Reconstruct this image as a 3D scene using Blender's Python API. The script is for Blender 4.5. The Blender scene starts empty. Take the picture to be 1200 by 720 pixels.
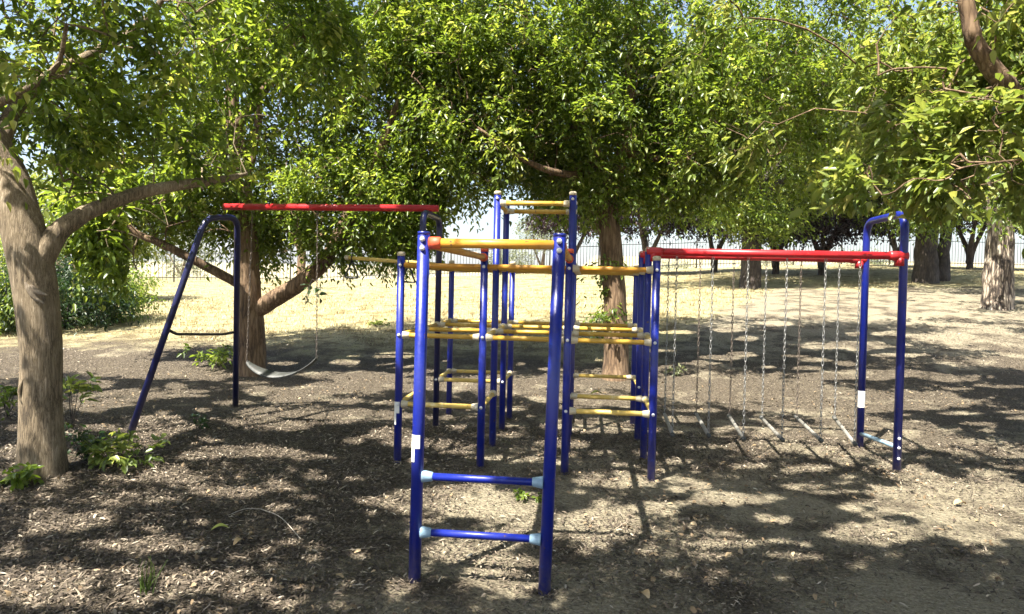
import bpy, math, random
import numpy as np
from mathutils import Vector, Matrix, noise

random.seed(7)
RNG = np.random.default_rng(7)
scene = bpy.context.scene
COL = scene.collection

# ------------------------------------------------------------------ camera
W0, H0, FPX = 1200.0, 720.0, 800.0
YAW, PITCH, ROLL = math.atan(86 / 800), math.radians(1.2), 0.022
PX0, PY0 = 600.0, 347.3
EYE = np.array([0.0, 0.0, 1.5])
_F0 = np.array([-math.sin(YAW), math.cos(YAW), 0.0])
CF = _F0 * math.cos(PITCH) + np.array([0, 0, -math.sin(PITCH)])
_R0 = np.array([math.cos(YAW), math.sin(YAW), 0.0])
_U0 = np.cross(_R0, CF)
CR = _R0 * math.cos(ROLL) + _U0 * math.sin(ROLL)
CU = _U0 * math.cos(ROLL) - _R0 * math.sin(ROLL)
cam_data = bpy.data.cameras.new('camera')
cam = bpy.data.objects.new('camera', cam_data)
COL.objects.link(cam)
M = Matrix([[CR[i], CU[i], -CF[i], EYE[i]] for i in range(3)] + [[0, 0, 0, 1]])
cam.matrix_world = M
cam_data.sensor_width = 36.0
cam_data.lens = 36.0 * FPX / W0
cam_data.shift_y = -(H0 / 2 - PY0) / W0
cam_data.clip_start = 0.05
cam_data.clip_end = 3000
scene.camera = cam


def at(px, py, d):
    """world point seen at a photo pixel, d metres in front of the camera"""
    return EYE + d * (CF + CR * (px - PX0) / FPX - CU * (py - PY0) / FPX)


def pix(p):
    q = np.asarray(p) - EYE
    d = q @ CF
    d = np.where(np.abs(d) < 1e-3, 1e-3, d)
    return PX0 + FPX * (q @ CR) / d, PY0 - FPX * (q @ CU) / d, d


# ------------------------------------------------------------------ terrain
GY = [-400, 7.6, 9, 10, 13, 16, 20, 26, 33, 38, 60, 120, 400, 700, 900, 1500]
GZ = [0, 0.0, .07, .18, .55, .95, 1.26, 1.74, 2.05, 2.05, .8, -1.5, -4, 6, 30, 34]


def ground_z(x, y):
    x = np.asarray(x, float); y = np.asarray(y, float)
    base = np.interp(y, GY, GZ)
    f = np.clip(1 + .026 * x, .66, 1.3)
    g = base * f
    bump = .018 * np.sin(1.9 * x + .6 * y) * np.sin(1.3 * y - .4 * x) + .010 * np.sin(4.1 * x + 1.2) * np.sin(3.7 * y)
    tilt = -.012 * np.clip(x + .4, -4, 4) * np.clip((y - 3.5) / 2, 0, 1) * np.clip((14 - y) / 6, 0, 1)
    return g + bump + tilt


def on_ground(px, py):
    """ground point under a photo pixel"""
    lo = 1.5
    prev = None
    for d in np.arange(1.5, 80, .02):
        p = at(px, py, d)
        if p[2] <= ground_z(p[0], p[1]):
            p[2] = ground_z(p[0], p[1])
            return p
    p = at(px, py, 30.0); p[2] = ground_z(p[0], p[1])
    return p


def ground_at(px, py, d):
    p = at(px, py, d)
    p[2] = float(ground_z(p[0], p[1]))
    return p


# ------------------------------------------------------------------ light direction (towards the sun)
SUN_EL = math.radians(60)
SUN_H = np.array([-.552, -.834])
SUN_H = SUN_H / np.linalg.norm(SUN_H)
SUND = np.array([SUN_H[0] * math.cos(SUN_EL), SUN_H[1] * math.cos(SUN_EL), math.sin(SUN_EL)])

# openings in the canopy: where sun reaches the ground (ellipses in photo pixels cx, cy, rx, ry)
LIT = [(540, 588, 105, 17), (700, 618, 60, 17), (560, 640, 60, 14), (600, 664, 40, 7), (1130, 590, 105, 42),
       (985, 515, 120, 26), (1010, 470, 140, 12), (1010, 440, 90, 6), (830, 462, 70, 8), (55, 692, 62, 22),
       (275, 690, 55, 9), (90, 612, 50, 9), (265, 578, 40, 7), (190, 434, 95, 10), (400, 488, 70, 8), (350, 460, 60, 6),
       (480, 520, 40, 5), (745, 565, 30, 6), (1150, 398, 70, 9), (1000, 405, 60, 5), (690, 470, 60, 8), (660, 520, 30, 5),
       (850, 353, 120, 9), (1055, 359, 120, 7), (985, 345, 80, 4), (1150, 350, 60, 4), (760, 345, 40, 10), (450, 350, 330, 24), (60, 390, 150, 34), (240, 378, 120, 22), (860, 585, 50, 8), (1030, 625, 70, 10), (690, 500, 60, 8),
       (420, 440, 70, 5), (300, 530, 80, 6), (200, 560, 40, 6), (150, 640, 60, 6)]

_rl = np.random.default_rng(77)
for x0, y0, x1, y1, n_, a0, a1, b0, b1 in ((100, 412, 470, 545, 60, 8, 30, 1.2, 3.5), (770, 378, 1200, 505, 62, 8, 34, 1.2, 3.2), (440, 420, 780, 560, 36, 7, 22, 1.2, 3.5),
                                           (420, 560, 800, 700, 22, 6, 20, 1.5, 4), (780, 540, 1050, 660, 22, 7, 25, 1.5, 4), (0, 580, 420, 720, 26, 6, 22, 1.5, 4), (0, 440, 130, 560, 12, 8, 22, 1.5, 3.5),
                                           (0, 440, 470, 720, 90, 3, 9, 1, 2.5), (470, 420, 1200, 700, 110, 3, 9, 1, 2.5)):
    for _ in range(n_):
        LIT.append((_rl.uniform(x0, x1), _rl.uniform(y0, y1), _rl.uniform(a0, a1), _rl.uniform(b0, b1)))


def lit_mask(c):
    """how far inside a sunny patch the shadow of point c falls (1 = centre)"""
    c = np.asarray(c)
    z = c[:, 2].copy()
    g = c.copy()
    for _ in range(4):
        t = (g[:, 2] - ground_z(g[:, 0], g[:, 1])) / SUND[2]
        g = g - t[:, None] * SUND
    x, y, d = pix(g)
    m = np.full(len(c), -9.0)
    dd = np.clip(d, .6, 60)
    for cx, cy, rx, ry in LIT:
        v = 1 - np.sqrt(((x - cx) / (rx + 24 / dd)) ** 2 + ((y - cy) / (ry + 40 / dd ** 2)) ** 2)
        m = np.maximum(m, v)
    # ragged edges
    gx_, gy_ = g[:, 0], g[:, 1]
    rg = np.sin(5.1 * gx_ + 1.3 * np.sin(3.3 * gy_)) * np.sin(4.3 * gy_ + 1.7 * np.sin(2.9 * gx_)) + .7 * np.sin(11.3 * gx_ + 2 * np.sin(7 * gy_)) * np.sin(10.1 * gy_)
    m = m + .22 * rg
    m[d < .5] = -9
    return m


# sunbeams: gaps higher up the canopy that let light onto a part of a crown (photo pixel, depth, radius)
BEAMS_IN = [(60, 90, 5.2, .55), (150, 110, 5.8, .6), (190, 200, 6.0, .5), (120, 290, 6.2, .6), (150, 255, 6.3, .5), (40, 210, 5.6, .45), (250, 60, 6.2, .6),
            (340, 120, 8.0, .7), (350, 240, 9.4, .5), (450, 60, 8.0, .7), (560, 110, 8.0, .6), (700, 70, 8.0, .8), (630, 20, 8.0, .6), (760, 120, 8.3, .6),
            (880, 175, 6.1, .5), (980, 50, 6.2, .7), (1042, 205, 4.4, .42), (1110, 60, 6.0, .7), (1130, 205, 4.8, .5), (1090, 240, 16, 1.0), (1180, 130, 5.6, .45), (820, 60, 8.5, .8), (400, 180, 8.5, .5), (860, 240, 18, 1.0)]

BEAMS_IN += [(90, 250, 18, 1.6), (130, 335, 14.4, .9), (350, 225, 22.6, 1.6), (715, 400, 9.7, .4), (1050, 500, 5.8, .28), (1018, 330, 6.6, .16), (497, 320, 3.45, .16), (545, 562, 3.4, .18), (560, 628, 3.4, .16), (165, 470, 6.1, .3), (277, 455, 7.2, .2), (468, 330, 5.4, .14),
             (35, 500, 5.0, .3), (20, 330, 5.0, .2), (630, 280, 3.4, .15), (700, 318, 5.4, .14), (760, 420, 5.5, .14), (870, 298, 6.0, .3), (640, 320, 5.4, .14)]
_rb = np.random.default_rng(5)
for _ in range(170):
    x_, y_ = _rb.uniform(-10, 1210), _rb.uniform(-10, 285)
    d_ = np.interp(x_, [0, 180, 300, 420, 840, 960, 1200], [5.0, 6.0, 8.2, 8.3, 8.4, 6.6, 5.6])
    BEAMS_IN.append((x_, y_, d_, _rb.uniform(.20, .45) * d_ / 8 + .10))


def beam_cut(P):
    cut = np.zeros(len(P), bool)
    for i, (x, y, d, r) in enumerate(BEAMS_IN):
        c = at(x, y, d)
        q = P - c
        t = q @ SUND
        per = q - t[:, None] * SUND
        rr = np.linalg.norm(per, axis=1)
        w = .25 * np.sin(9 * per[:, 0] + i) * np.sin(8 * per[:, 2] + 2 * i) + .2 * np.sin(21 * per[:, 0] + 3 * i) * np.sin(19 * per[:, 1])
        cut |= (t > .55 * r + .25) & (rr < r * (1 + w))
    return cut


# ------------------------------------------------------------------ material helpers
def srgb(r, g, b):
    f = lambda c: c / 12.92 if c <= .04045 else ((c + .055) / 1.055) ** 2.4
    return (f(r / 255), f(g / 255), f(b / 255), 1)


def new_mat(name):
    m = bpy.data.materials.new(name)
    m.use_nodes = True
    nt = m.node_tree
    b = nt.nodes['Principled BSDF']
    return m, nt, b


def N(nt, typ, **kw):
    n = nt.nodes.new(typ)
    for k, v in kw.items():
        if k.startswith('i_'):
            n.inputs[k[2:].replace('_', ' ')].default_value = v
        else:
            setattr(n, k, v)
    return n


def ramp(nt, stops):
    r = nt.nodes.new('ShaderNodeValToRGB')
    e = r.color_ramp.elements
    while len(e) < len(stops):
        e.new(.5)
    for el, (p, c) in zip(e, stops):
        el.position = p
        el.color = (*c[:3], 1)
    return r


def paint(name, col, worn=None, rough=.38, worn_amt=.62, scale=9.0, metallic=0.0):
    """weathered paint or plastic: base colour, faded scuffed patches, fine bump"""
    m, nt, b = new_mat(name)
    tc = N(nt, 'ShaderNodeTexCoord')
    n1 = N(nt, 'ShaderNodeTexNoise', i_Scale=scale, i_Detail=6.0, i_Roughness=.65)
    nt.links.new(tc.outputs['Object'], n1.inputs['Vector'])
    worn = worn or tuple(min(1, c * 1.5 + .02) for c in col[:3])
    dark = tuple(c * .7 for c in col[:3])
    r = ramp(nt, [(0.3, dark), (.46, col), (worn_amt, col), (min(.99, worn_amt + .12), worn)])
    nt.links.new(n1.outputs['Fac'], r.inputs['Fac'])
    n4 = N(nt, 'ShaderNodeTexNoise', i_Scale=34.0, i_Detail=5.0, i_Roughness=.6)
    nt.links.new(tc.outputs['Object'], n4.inputs['Vector'])
    r4 = ramp(nt, [(.66, (0, 0, 0)), (.70, (1, 1, 1))])
    nt.links.new(n4.outputs['Fac'], r4.inputs['Fac'])
    n5 = N(nt, 'ShaderNodeTexNoise', i_Scale=2.6, i_Detail=4.0)
    nt.links.new(tc.outputs['Object'], n5.inputs['Vector'])
    r5 = ramp(nt, [(.42, (0, 0, 0)), (.75, (.22, .22, .22))])
    nt.links.new(n5.outputs['Fac'], r5.inputs['Fac'])
    dst = N(nt, 'ShaderNodeMix', data_type='RGBA')          # settled dust
    nt.links.new(r5.outputs['Color'], dst.inputs[0]); nt.links.new(r.outputs['Color'], dst.inputs[6])
    dst.inputs[7].default_value = (*[c * .72 + .055 * k for c, k in zip(col[:3], (1, .92, .8))], 1)
    if name.startswith(('blue', 'navy')):
        sp = N(nt, 'ShaderNodeSeparateXYZ'); nt.links.new(tc.outputs['Object'], sp.inputs[0])
        mz = N(nt, 'ShaderNodeMapRange'); mz.inputs['From Min'].default_value = .20; mz.inputs['From Max'].default_value = -.01; mz.inputs['To Max'].default_value = .55
        nt.links.new(sp.outputs['Z'], mz.inputs['Value'])
        ml = N(nt, 'ShaderNodeMath', operation='MULTIPLY'); nt.links.new(mz.outputs[0], ml.inputs[0])
        rz = ramp(nt, [(.4, (.25, .25, .25)), (.6, (1, 1, 1))]); nt.links.new(n4.outputs['Fac'], rz.inputs['Fac']); nt.links.new(rz.outputs['Color'], ml.inputs[1])
        mud = N(nt, 'ShaderNodeMix', data_type='RGBA'); nt.links.new(ml.outputs[0], mud.inputs[0]); nt.links.new(dst.outputs[2], mud.inputs[6])
        mud.inputs[7].default_value = (.16, .135, .10, 1)
        dst = mud
    chp = N(nt, 'ShaderNodeMix', data_type='RGBA')
    nt.links.new(r4.outputs['Color'], chp.inputs[0]); nt.links.new(dst.outputs[2], chp.inputs[6])
    chp.inputs[7].default_value = (.10, .055, .035, 1)
    nt.links.new(chp.outputs[2], b.inputs['Base Color'])
    n2 = N(nt, 'ShaderNodeTexNoise', i_Scale=60.0, i_Detail=3.0)
    nt.links.new(tc.outputs['Object'], n2.inputs['Vector'])
    r2 = N(nt, 'ShaderNodeMapRange')
    r2.inputs['To Min'].default_value = rough - .1
    r2.inputs['To Max'].default_value = rough + .18
    nt.links.new(n2.outputs['Fac'], r2.inputs['Value'])
    nt.links.new(r2.outputs['Result'], b.inputs['Roughness'])
    bp = N(nt, 'ShaderNodeBump', i_Strength=.08, i_Distance=.004)
    nt.links.new(n2.outputs['Fac'], bp.inputs['Height'])
    nt.links.new(bp.outputs['Normal'], b.inputs['Normal'])
    b.inputs['Metallic'].default_value = metallic
    return m


def bark(name, stops, scale=14.0, squash=.14, bump=.9, dist=.02):
    m, nt, b = new_mat(name)
    tc = N(nt, 'ShaderNodeTexCoord')
    mp = N(nt, 'ShaderNodeMapping')
    mp.inputs['Scale'].default_value = (1, 1, squash)
    nt.links.new(tc.outputs['Object'], mp.inputs['Vector'])
    n1 = N(nt, 'ShaderNodeTexNoise', i_Scale=scale, i_Detail=8.0, i_Roughness=.7, i_Distortion=.6)
    nt.links.new(mp.outputs['Vector'], n1.inputs['Vector'])
    n3 = N(nt, 'ShaderNodeTexNoise', i_Scale=3.0, i_Detail=3.0)
    nt.links.new(tc.outputs['Object'], n3.inputs['Vector'])
    mx = N(nt, 'ShaderNodeMath', operation='MULTIPLY_ADD')
    mx.inputs[1].default_value = .45
    nt.links.new(n3.outputs['Fac'], mx.inputs[0])
    sc = N(nt, 'ShaderNodeMath', operation='MULTIPLY')
    sc.inputs[1].default_value = .55
    nt.links.new(n1.outputs['Fac'], sc.inputs[0])
    nt.links.new(sc.outputs[0], mx.inputs[2])
    mp2 = N(nt, 'ShaderNodeMapping')
    mp2.inputs['Scale'].default_value = (1, 1, squash * .8)
    nt.links.new(tc.outputs['Object'], mp2.inputs['Vector'])
    vo = N(nt, 'ShaderNodeTexVoronoi', i_Scale=scale * 1.5, feature='DISTANCE_TO_EDGE')
    nd = N(nt, 'ShaderNodeMix', data_type='RGBA', blend_type='ADD'); nd.inputs[0].default_value = .05
    nt.links.new(mp2.outputs['Vector'], nd.inputs[6]); nt.links.new(n1.outputs['Color'], nd.inputs[7])
    nt.links.new(nd.outputs[2], vo.inputs['Vector'])
    fr = N(nt, 'ShaderNodeMapRange'); fr.inputs['From Max'].default_value = .22
    fr.inputs['To Min'].default_value = -.13; fr.inputs['To Max'].default_value = .02
    nt.links.new(vo.outputs['Distance'], fr.inputs['Value'])
    fa = N(nt, 'ShaderNodeMath', operation='ADD')
    nt.links.new(mx.outputs[0], fa.inputs[0]); nt.links.new(fr.outputs[0], fa.inputs[1])
    mx = fa
    r = ramp(nt, stops)
    nt.links.new(mx.outputs[0], r.inputs['Fac'])
    nt.links.new(r.outputs['Color'], b.inputs['Base Color'])
    bp = N(nt, 'ShaderNodeBump', i_Strength=bump, i_Distance=dist)
    nt.links.new(mx.outputs[0], bp.inputs['Height'])
    nt.links.new(bp.outputs['Normal'], b.inputs['Normal'])
    b.inputs['Roughness'].default_value = .9
    return m


def leaf_mat(name, stops, trans, tfac=.42, rough=.42):
    m, nt, b = new_mat(name)
    at_ = N(nt, 'ShaderNodeAttribute', attribute_name='rnd')
    r = ramp(nt, stops)
    nt.links.new(at_.outputs['Fac'], r.inputs['Fac'])
    nt.links.new(r.outputs['Color'], b.inputs['Base Color'])
    b.inputs['Roughness'].default_value = rough
    b.inputs['Specular IOR Level'].default_value = .5
    t = N(nt, 'ShaderNodeBsdfTranslucent')
    hs = N(nt, 'ShaderNodeMix', data_type='RGBA', blend_type='MULTIPLY')
    hs.inputs[0].default_value = 1.0
    nt.links.new(r.outputs['Color'], hs.inputs[6])
    hs.inputs[7].default_value = (*trans, 1)
    nt.links.new(hs.outputs[2], t.inputs['Color'])
    mx = N(nt, 'ShaderNodeMixShader')
    mx.inputs[0].default_value = tfac
    out = nt.nodes['Material Output']
    nt.links.new(b.outputs[0], mx.inputs[1])
    nt.links.new(t.outputs[0], mx.inputs[2])
    nt.links.new(mx.outputs[0], out.inputs['Surface'])
    return m


def attr_mat(name, stops, rough=.85):
    m, nt, b = new_mat(name)
    at_ = N(nt, 'ShaderNodeAttribute', attribute_name='rnd')
    r = ramp(nt, stops)
    nt.links.new(at_.outputs['Fac'], r.inputs['Fac'])
    nt.links.new(r.outputs['Color'], b.inputs['Base Color'])
    b.inputs['Roughness'].default_value = rough
    return m


MAT = {}
MAT['blue'] = paint('blue_paint', (.003, .012, .19), (.012, .07, .40), .34, .64)
MAT['navy'] = paint('navy_paint', (.004, .007, .06), (.015, .04, .16), .36, .66)
MAT['yellow'] = paint('yellow_paint', (.47, .28, .035), (.66, .50, .16), .42, .58)
MAT['orange'] = paint('orange_yellow_paint', (.50, .235, .022), (.66, .38, .08), .42, .60)
MAT['pale_yellow'] = paint('faded_yellow_paint', (.60, .42, .10), (.68, .56, .28), .5, .55)
MAT['red'] = paint('red_paint', (.42, .012, .018), (.55, .08, .07), .36, .62)
MAT['redplastic'] = paint('red_plastic', (.55, .08, .025), (.6, .2, .1), .5, .6)
MAT['cream'] = paint('cream_plastic', (.46, .40, .28), (.6, .55, .43), .55, .55)
MAT['paleblue'] = paint('pale_blue_plastic', (.20, .31, .40), (.4, .5, .56), .5, .55)
MAT['steel'] = paint('galvanised_steel', (.27, .27, .26), (.5, .5, .48), .42, .6, 40, .6)
MAT['bolt'] = paint('zinc_bolt', (.62, .63, .66), (.8, .8, .8), .4, .55, 40, .3)
MAT['sticker'] = paint('white_sticker', (.66, .66, .62), (.6, .6, .58), .6, .6, 60)
MAT['rubber'] = paint('grey_rubber', (.04, .043, .04), (.08, .084, .08), .55, .55)
MAT['black'] = paint('black_plastic', (.012, .012, .014), (.03, .03, .03), .4, .6)
MAT['fence'] = paint('fence_paint', (.05, .055, .055), (.12, .12, .11), .5, .6)
MAT['bark1'] = bark('grey_brown_bark', [(.30, (.050, .036, .020)), (.42, (.150, .112, .066)), (.55, (.25, .195, .125)), (.70, (.40, .34, .245))], 46, .10, .7, .02)
MAT['bark2'] = bark('brown_bark', [(.30, (.045, .026, .014)), (.46, (.13, .082, .045)), (.60, (.22, .15, .09)), (.75, (.33, .26, .18))], 16, .16, 1.0, .02)
MAT['bark3'] = bark('peeling_dappled_bark', [(.36, (.03, .022, .016)), (.45, (.12, .09, .065)), (.52, (.34, .28, .21)), (.66, (.52, .46, .38))], 11, .20, 1.0, .05)  # pale patches mix flaking bark with sun dapples put into the colour
MAT['barkdark'] = bark('dark_bark', [(.3, (.018, .014, .011)), (.5, (.055, .042, .034)), (.7, (.12, .10, .08))], 14, .2, .9, .03)
GREEN = [(0, (.036, .066, .011)), (.35, (.094, .148, .025)), (.7, (.158, .215, .044)), (1, (.28, .31, .11))]
LIGHT = [(0, (.072, .115, .022)), (.4, (.15, .205, .046)), (.8, (.24, .28, .085)), (1, (.36, .37, .16))]
MAT['leaf'] = leaf_mat('leaf_green', GREEN, (2.7, 2.4, 1.2), .5, .34)
MAT['leaflight'] = leaf_mat('leaf_light_green', LIGHT, (2.0, 1.8, 1.1), .45, .36)
MAT['leafdark'] = leaf_mat('leaf_dark_green', [(0, (.010, .028, .008)), (.5, (.022, .05, .013)), (1, (.05, .085, .022))], (2.0, 2.0, 1.2), .35, .4)
MAT['plum'] = leaf_mat('leaf_purple', [(0, (.010, .005, .008)), (.6, (.026, .012, .018)), (.88, (.060, .032, .038)), (1, (.15, .10, .09))], (1.6, 1.3, 1.4), .3, .4)
MAT['olive'] = leaf_mat('leaf_pale_olive', [(0, (.09, .11, .05)), (.5, (.16, .18, .09)), (1, (.26, .27, .15))], (1.3, 1.3, 1.0), .4, .5)
MAT['chips'] = attr_mat('wood_chips', [(0, (.020, .015, .010)), (.38, (.056, .042, .029)), (.64, (.125, .097, .068)), (.86, (.30, .25, .185)), (1, (.60, .54, .43))])
MAT['straw'] = attr_mat('dry_grass_blades', [(0, (.22, .18, .09)), (.5, (.36, .30, .16)), (.85, (.48, .42, .25)), (1, (.25, .28, .11))])
MAT['grassblade'] = leaf_mat('grass_green', [(0, (.05, .09, .02)), (1, (.15, .17, .05))], (1.5, 1.5, 1), .3, .5)


# ------------------------------------------------------------------ mesh helpers
def mesh_from(name, V, quads=None, tris=None, rnd=None, smooth=False):
    me = bpy.data.meshes.new(name)
    V = np.asarray(V, dtype=np.float32)
    nq = 0 if quads is None else len(quads)
    ntr = 0 if tris is None else len(tris)
    me.vertices.add(len(V))
    me.vertices.foreach_set('co', V.ravel())
    idx = []
    if nq: idx.append(np.asarray(quads, dtype=np.int32).ravel())
    if ntr: idx.append(np.asarray(tris, dtype=np.int32).ravel())
    idx = np.concatenate(idx)
    me.loops.add(len(idx))
    me.loops.foreach_set('vertex_index', idx)
    starts = np.concatenate([np.arange(nq) * 4, nq * 4 + np.arange(ntr) * 3]).astype(np.int32)
    me.polygons.add(nq + ntr)
    me.polygons.foreach_set('loop_start', starts)
    if smooth:
        me.polygons.foreach_set('use_smooth', np.ones(nq + ntr, dtype=bool))
    if rnd is not None:
        a = me.attributes.new('rnd', 'FLOAT', 'FACE')
        a.data.foreach_set('value', np.asarray(rnd, dtype=np.float32))
    me.update(calc_edges=True)
    me.validate()
    return me


def link(name, me, mat, parent=None, loc=None):
    o = bpy.data.objects.new(name, me)
    COL.objects.link(o)
    if mat is not None and not me.materials:
        me.materials.append(mat)
    if parent is not None:
        o.parent = parent
    if loc is not None:
        o.location = loc
    return o


def empty(name, loc, label=None, cat=None, group=None):
    o = bpy.data.objects.new(name, None)
    o.empty_display_size = .1
    COL.objects.link(o)
    o.location = tuple(float(v) for v in loc)
    tag(o, label, cat, group)
    return o


def tag(o, label=None, cat=None, group=None, kind=None):
    if label: o['label'] = label
    if cat: o['category'] = cat
    if group: o['group'] = group
    if kind: o['kind'] = kind
    return o


class MB:
    def __init__(s):
        s.v = []; s.q = []; s.t = []; s.n = 0

    def add(s, V, Q=None, T=None):
        s.v.append(np.asarray(V, float))
        if Q is not None and len(Q): s.q.append(np.asarray(Q, int) + s.n)
        if T is not None and len(T): s.t.append(np.asarray(T, int) + s.n)
        s.n += len(V)

    def build(s, name, mat, parent=None, origin=(0, 0, 0), smooth=True, loc=None):
        V = np.concatenate(s.v) - np.asarray(origin, float)
        q = np.concatenate(s.q) if s.q else None
        t = np.concatenate(s.t) if s.t else None
        return link(name, mesh_from(name, V, q, t, smooth=smooth), mat, parent, loc)


def spline(pts, n):
    """Catmull-Rom resample of points (any dimension)"""
    P = np.asarray(pts, float)
    if len(P) == 2:
        t = np.linspace(0, 1, n)[:, None]
        return P[0] * (1 - t) + P[1] * t
    P = np.vstack([2 * P[0] - P[1], P, 2 * P[-1] - P[-2]])
    m = len(P) - 3
    out = []
    for u in np.linspace(0, m, n):
        i = min(int(u), m - 1); t = u - i
        a, b, c, d = P[i:i + 4]
        out.append(.5 * (2 * b + (c - a) * t + (2 * a - 5 * b + 4 * c - d) * t * t + (3 * b - a - 3 * c + d) * t ** 3))
    return np.array(out)


def tube(mb, pts, rad, seg=12, cap=True, jitter=0.0, nscale=6.0, seed=0.0, lump=0.0, closed=False):
    P = np.asarray(pts, float)
    n = len(P)
    R = np.broadcast_to(np.asarray(rad, float), (n,)) if np.ndim(rad) < 1 else np.asarray(rad, float)
    T = np.gradient(P, axis=0)
    if closed:
        T = np.roll(P, -1, 0) - np.roll(P, 1, 0)
    T /= np.linalg.norm(T, axis=1)[:, None] + 1e-9
    ref = np.array([0, 0, 1.0]) if abs(T[0][2]) < .9 else np.array([0, 1.0, 0])
    u = np.cross(ref, T[0]); u /= np.linalg.norm(u)
    V = []
    ang = np.linspace(0, 2 * math.pi, seg, endpoint=False)
    for i in range(n):
        u = u - T[i] * (u @ T[i]); u /= np.linalg.norm(u) + 1e-9
        w = np.cross(T[i], u)
        ring = P[i] + R[i] * (np.cos(ang)[:, None] * u + np.sin(ang)[:, None] * w)
        if jitter or lump:
            for k in range(seg):
                d = ring[k] - P[i]
                q = Vector((ring[k][0] * nscale + seed, ring[k][1] * nscale, ring[k][2] * nscale * .35))
                f = 1 + jitter * noise.noise(q) + lump * noise.noise(Vector((ring[k][0] * 1.7 + seed, ring[k][1] * 1.7, ring[k][2] * 1.3)))
                ring[k] = P[i] + d * f
        V.append(ring)
    V = np.concatenate(V)
    Q = []
    m = n if closed else n - 1
    for i in range(m):
        a = i * seg; b = ((i + 1) % n) * seg
        for k in range(seg):
            k2 = (k + 1) % seg
            Q.append((a + k, a + k2, b + k2, b + k))
    Tn = []
    if cap and not closed:
        V = np.vstack([V, P[0], P[-1]])
        c0, c1 = n * seg, n * seg + 1
        for k in range(seg):
            k2 = (k + 1) % seg
            Tn.append((c0, k2, k))
            Tn.append((c1, (n - 1) * seg + k, (n - 1) * seg + k2))
    mb.add(V, Q, Tn)


def lathe(mb, p, axis, prof, seg=14):
    """profile of (offset along axis, radius)"""
    axis = np.asarray(axis, float); axis /= np.linalg.norm(axis)
    p = np.asarray(p, float)
    pts = [p + axis * a for a, r in prof]
    # a duplicated offset keeps a crisp edge: nudge
    for i in range(1, len(pts)):
        if np.linalg.norm(pts[i] - pts[i - 1]) < 1e-6:
            pts[i] = pts[i] + axis * 1e-4
    u = np.cross(axis, [0, 0, 1.0] if abs(axis[2]) < .9 else [0, 1.0, 0]); u /= np.linalg.norm(u)
    w = np.cross(axis, u)
    ang = np.linspace(0, 2 * math.pi, seg, endpoint=False)
    V = np.concatenate([pts[i] + max(r, 1e-4) * (np.cos(ang)[:, None] * u + np.sin(ang)[:, None] * w) for i, (a, r) in enumerate(prof)])
    Q = []
    n = len(prof)
    for i in range(n - 1):
        for k in range(seg):
            k2 = (k + 1) % seg
            Q.append((i * seg + k, i * seg + k2, (i + 1) * seg + k2, (i + 1) * seg + k))
    V = np.vstack([V, pts[0], pts[-1]])
    T = []
    for k in range(seg):
        k2 = (k + 1) % seg
        T.append((n * seg, k2, k)); T.append((n * seg + 1, (n - 1) * seg + k, (n - 1) * seg + k2))
    mb.add(V, Q, T)


def rounded_path(pts, r, n=7):
    """polyline with rounded corners"""
    P = [np.asarray(p, float) for p in pts]
    out = [P[0]]
    for a, b, c in zip(P, P[1:], P[2:]):
        d1 = (a - b) / np.linalg.norm(a - b); d2 = (c - b) / np.linalg.norm(c - b)
        p, q = b + d1 * r, b + d2 * r
        for t in np.linspace(0, 1, n):
            out.append((1 - t) ** 2 * p + 2 * t * (1 - t) * b + t * t * q)
    out.append(P[-1])
    return np.array(out)


# ------------------------------------------------------------------ setting: ground sheet
def axis_lines(fine, steps):
    v = list(fine)
    return np.array(v)


gx = np.unique(np.concatenate([np.linspace(-12, 12, 161), np.linspace(-45, 45, 61), np.linspace(-300, 300, 31), np.linspace(-1500, 1500, 17)]))
gy = np.unique(np.concatenate([np.linspace(-3, 14, 120), np.linspace(14, 50, 61), np.linspace(-60, 130, 31), np.linspace(-800, 1500, 21)]))
GXX, GYY = np.meshgrid(gx, gy)
GV = np.stack([GXX.ravel(), GYY.ravel(), ground_z(GXX, GYY).ravel()], 1)
nx, ny = len(gx), len(gy)
ii, jj = np.meshgrid(np.arange(nx - 1), np.arange(ny - 1))
a = (jj * nx + ii).ravel()
GQ = np.stack([a, a + 1, a + nx + 1, a + nx], 1)


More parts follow.
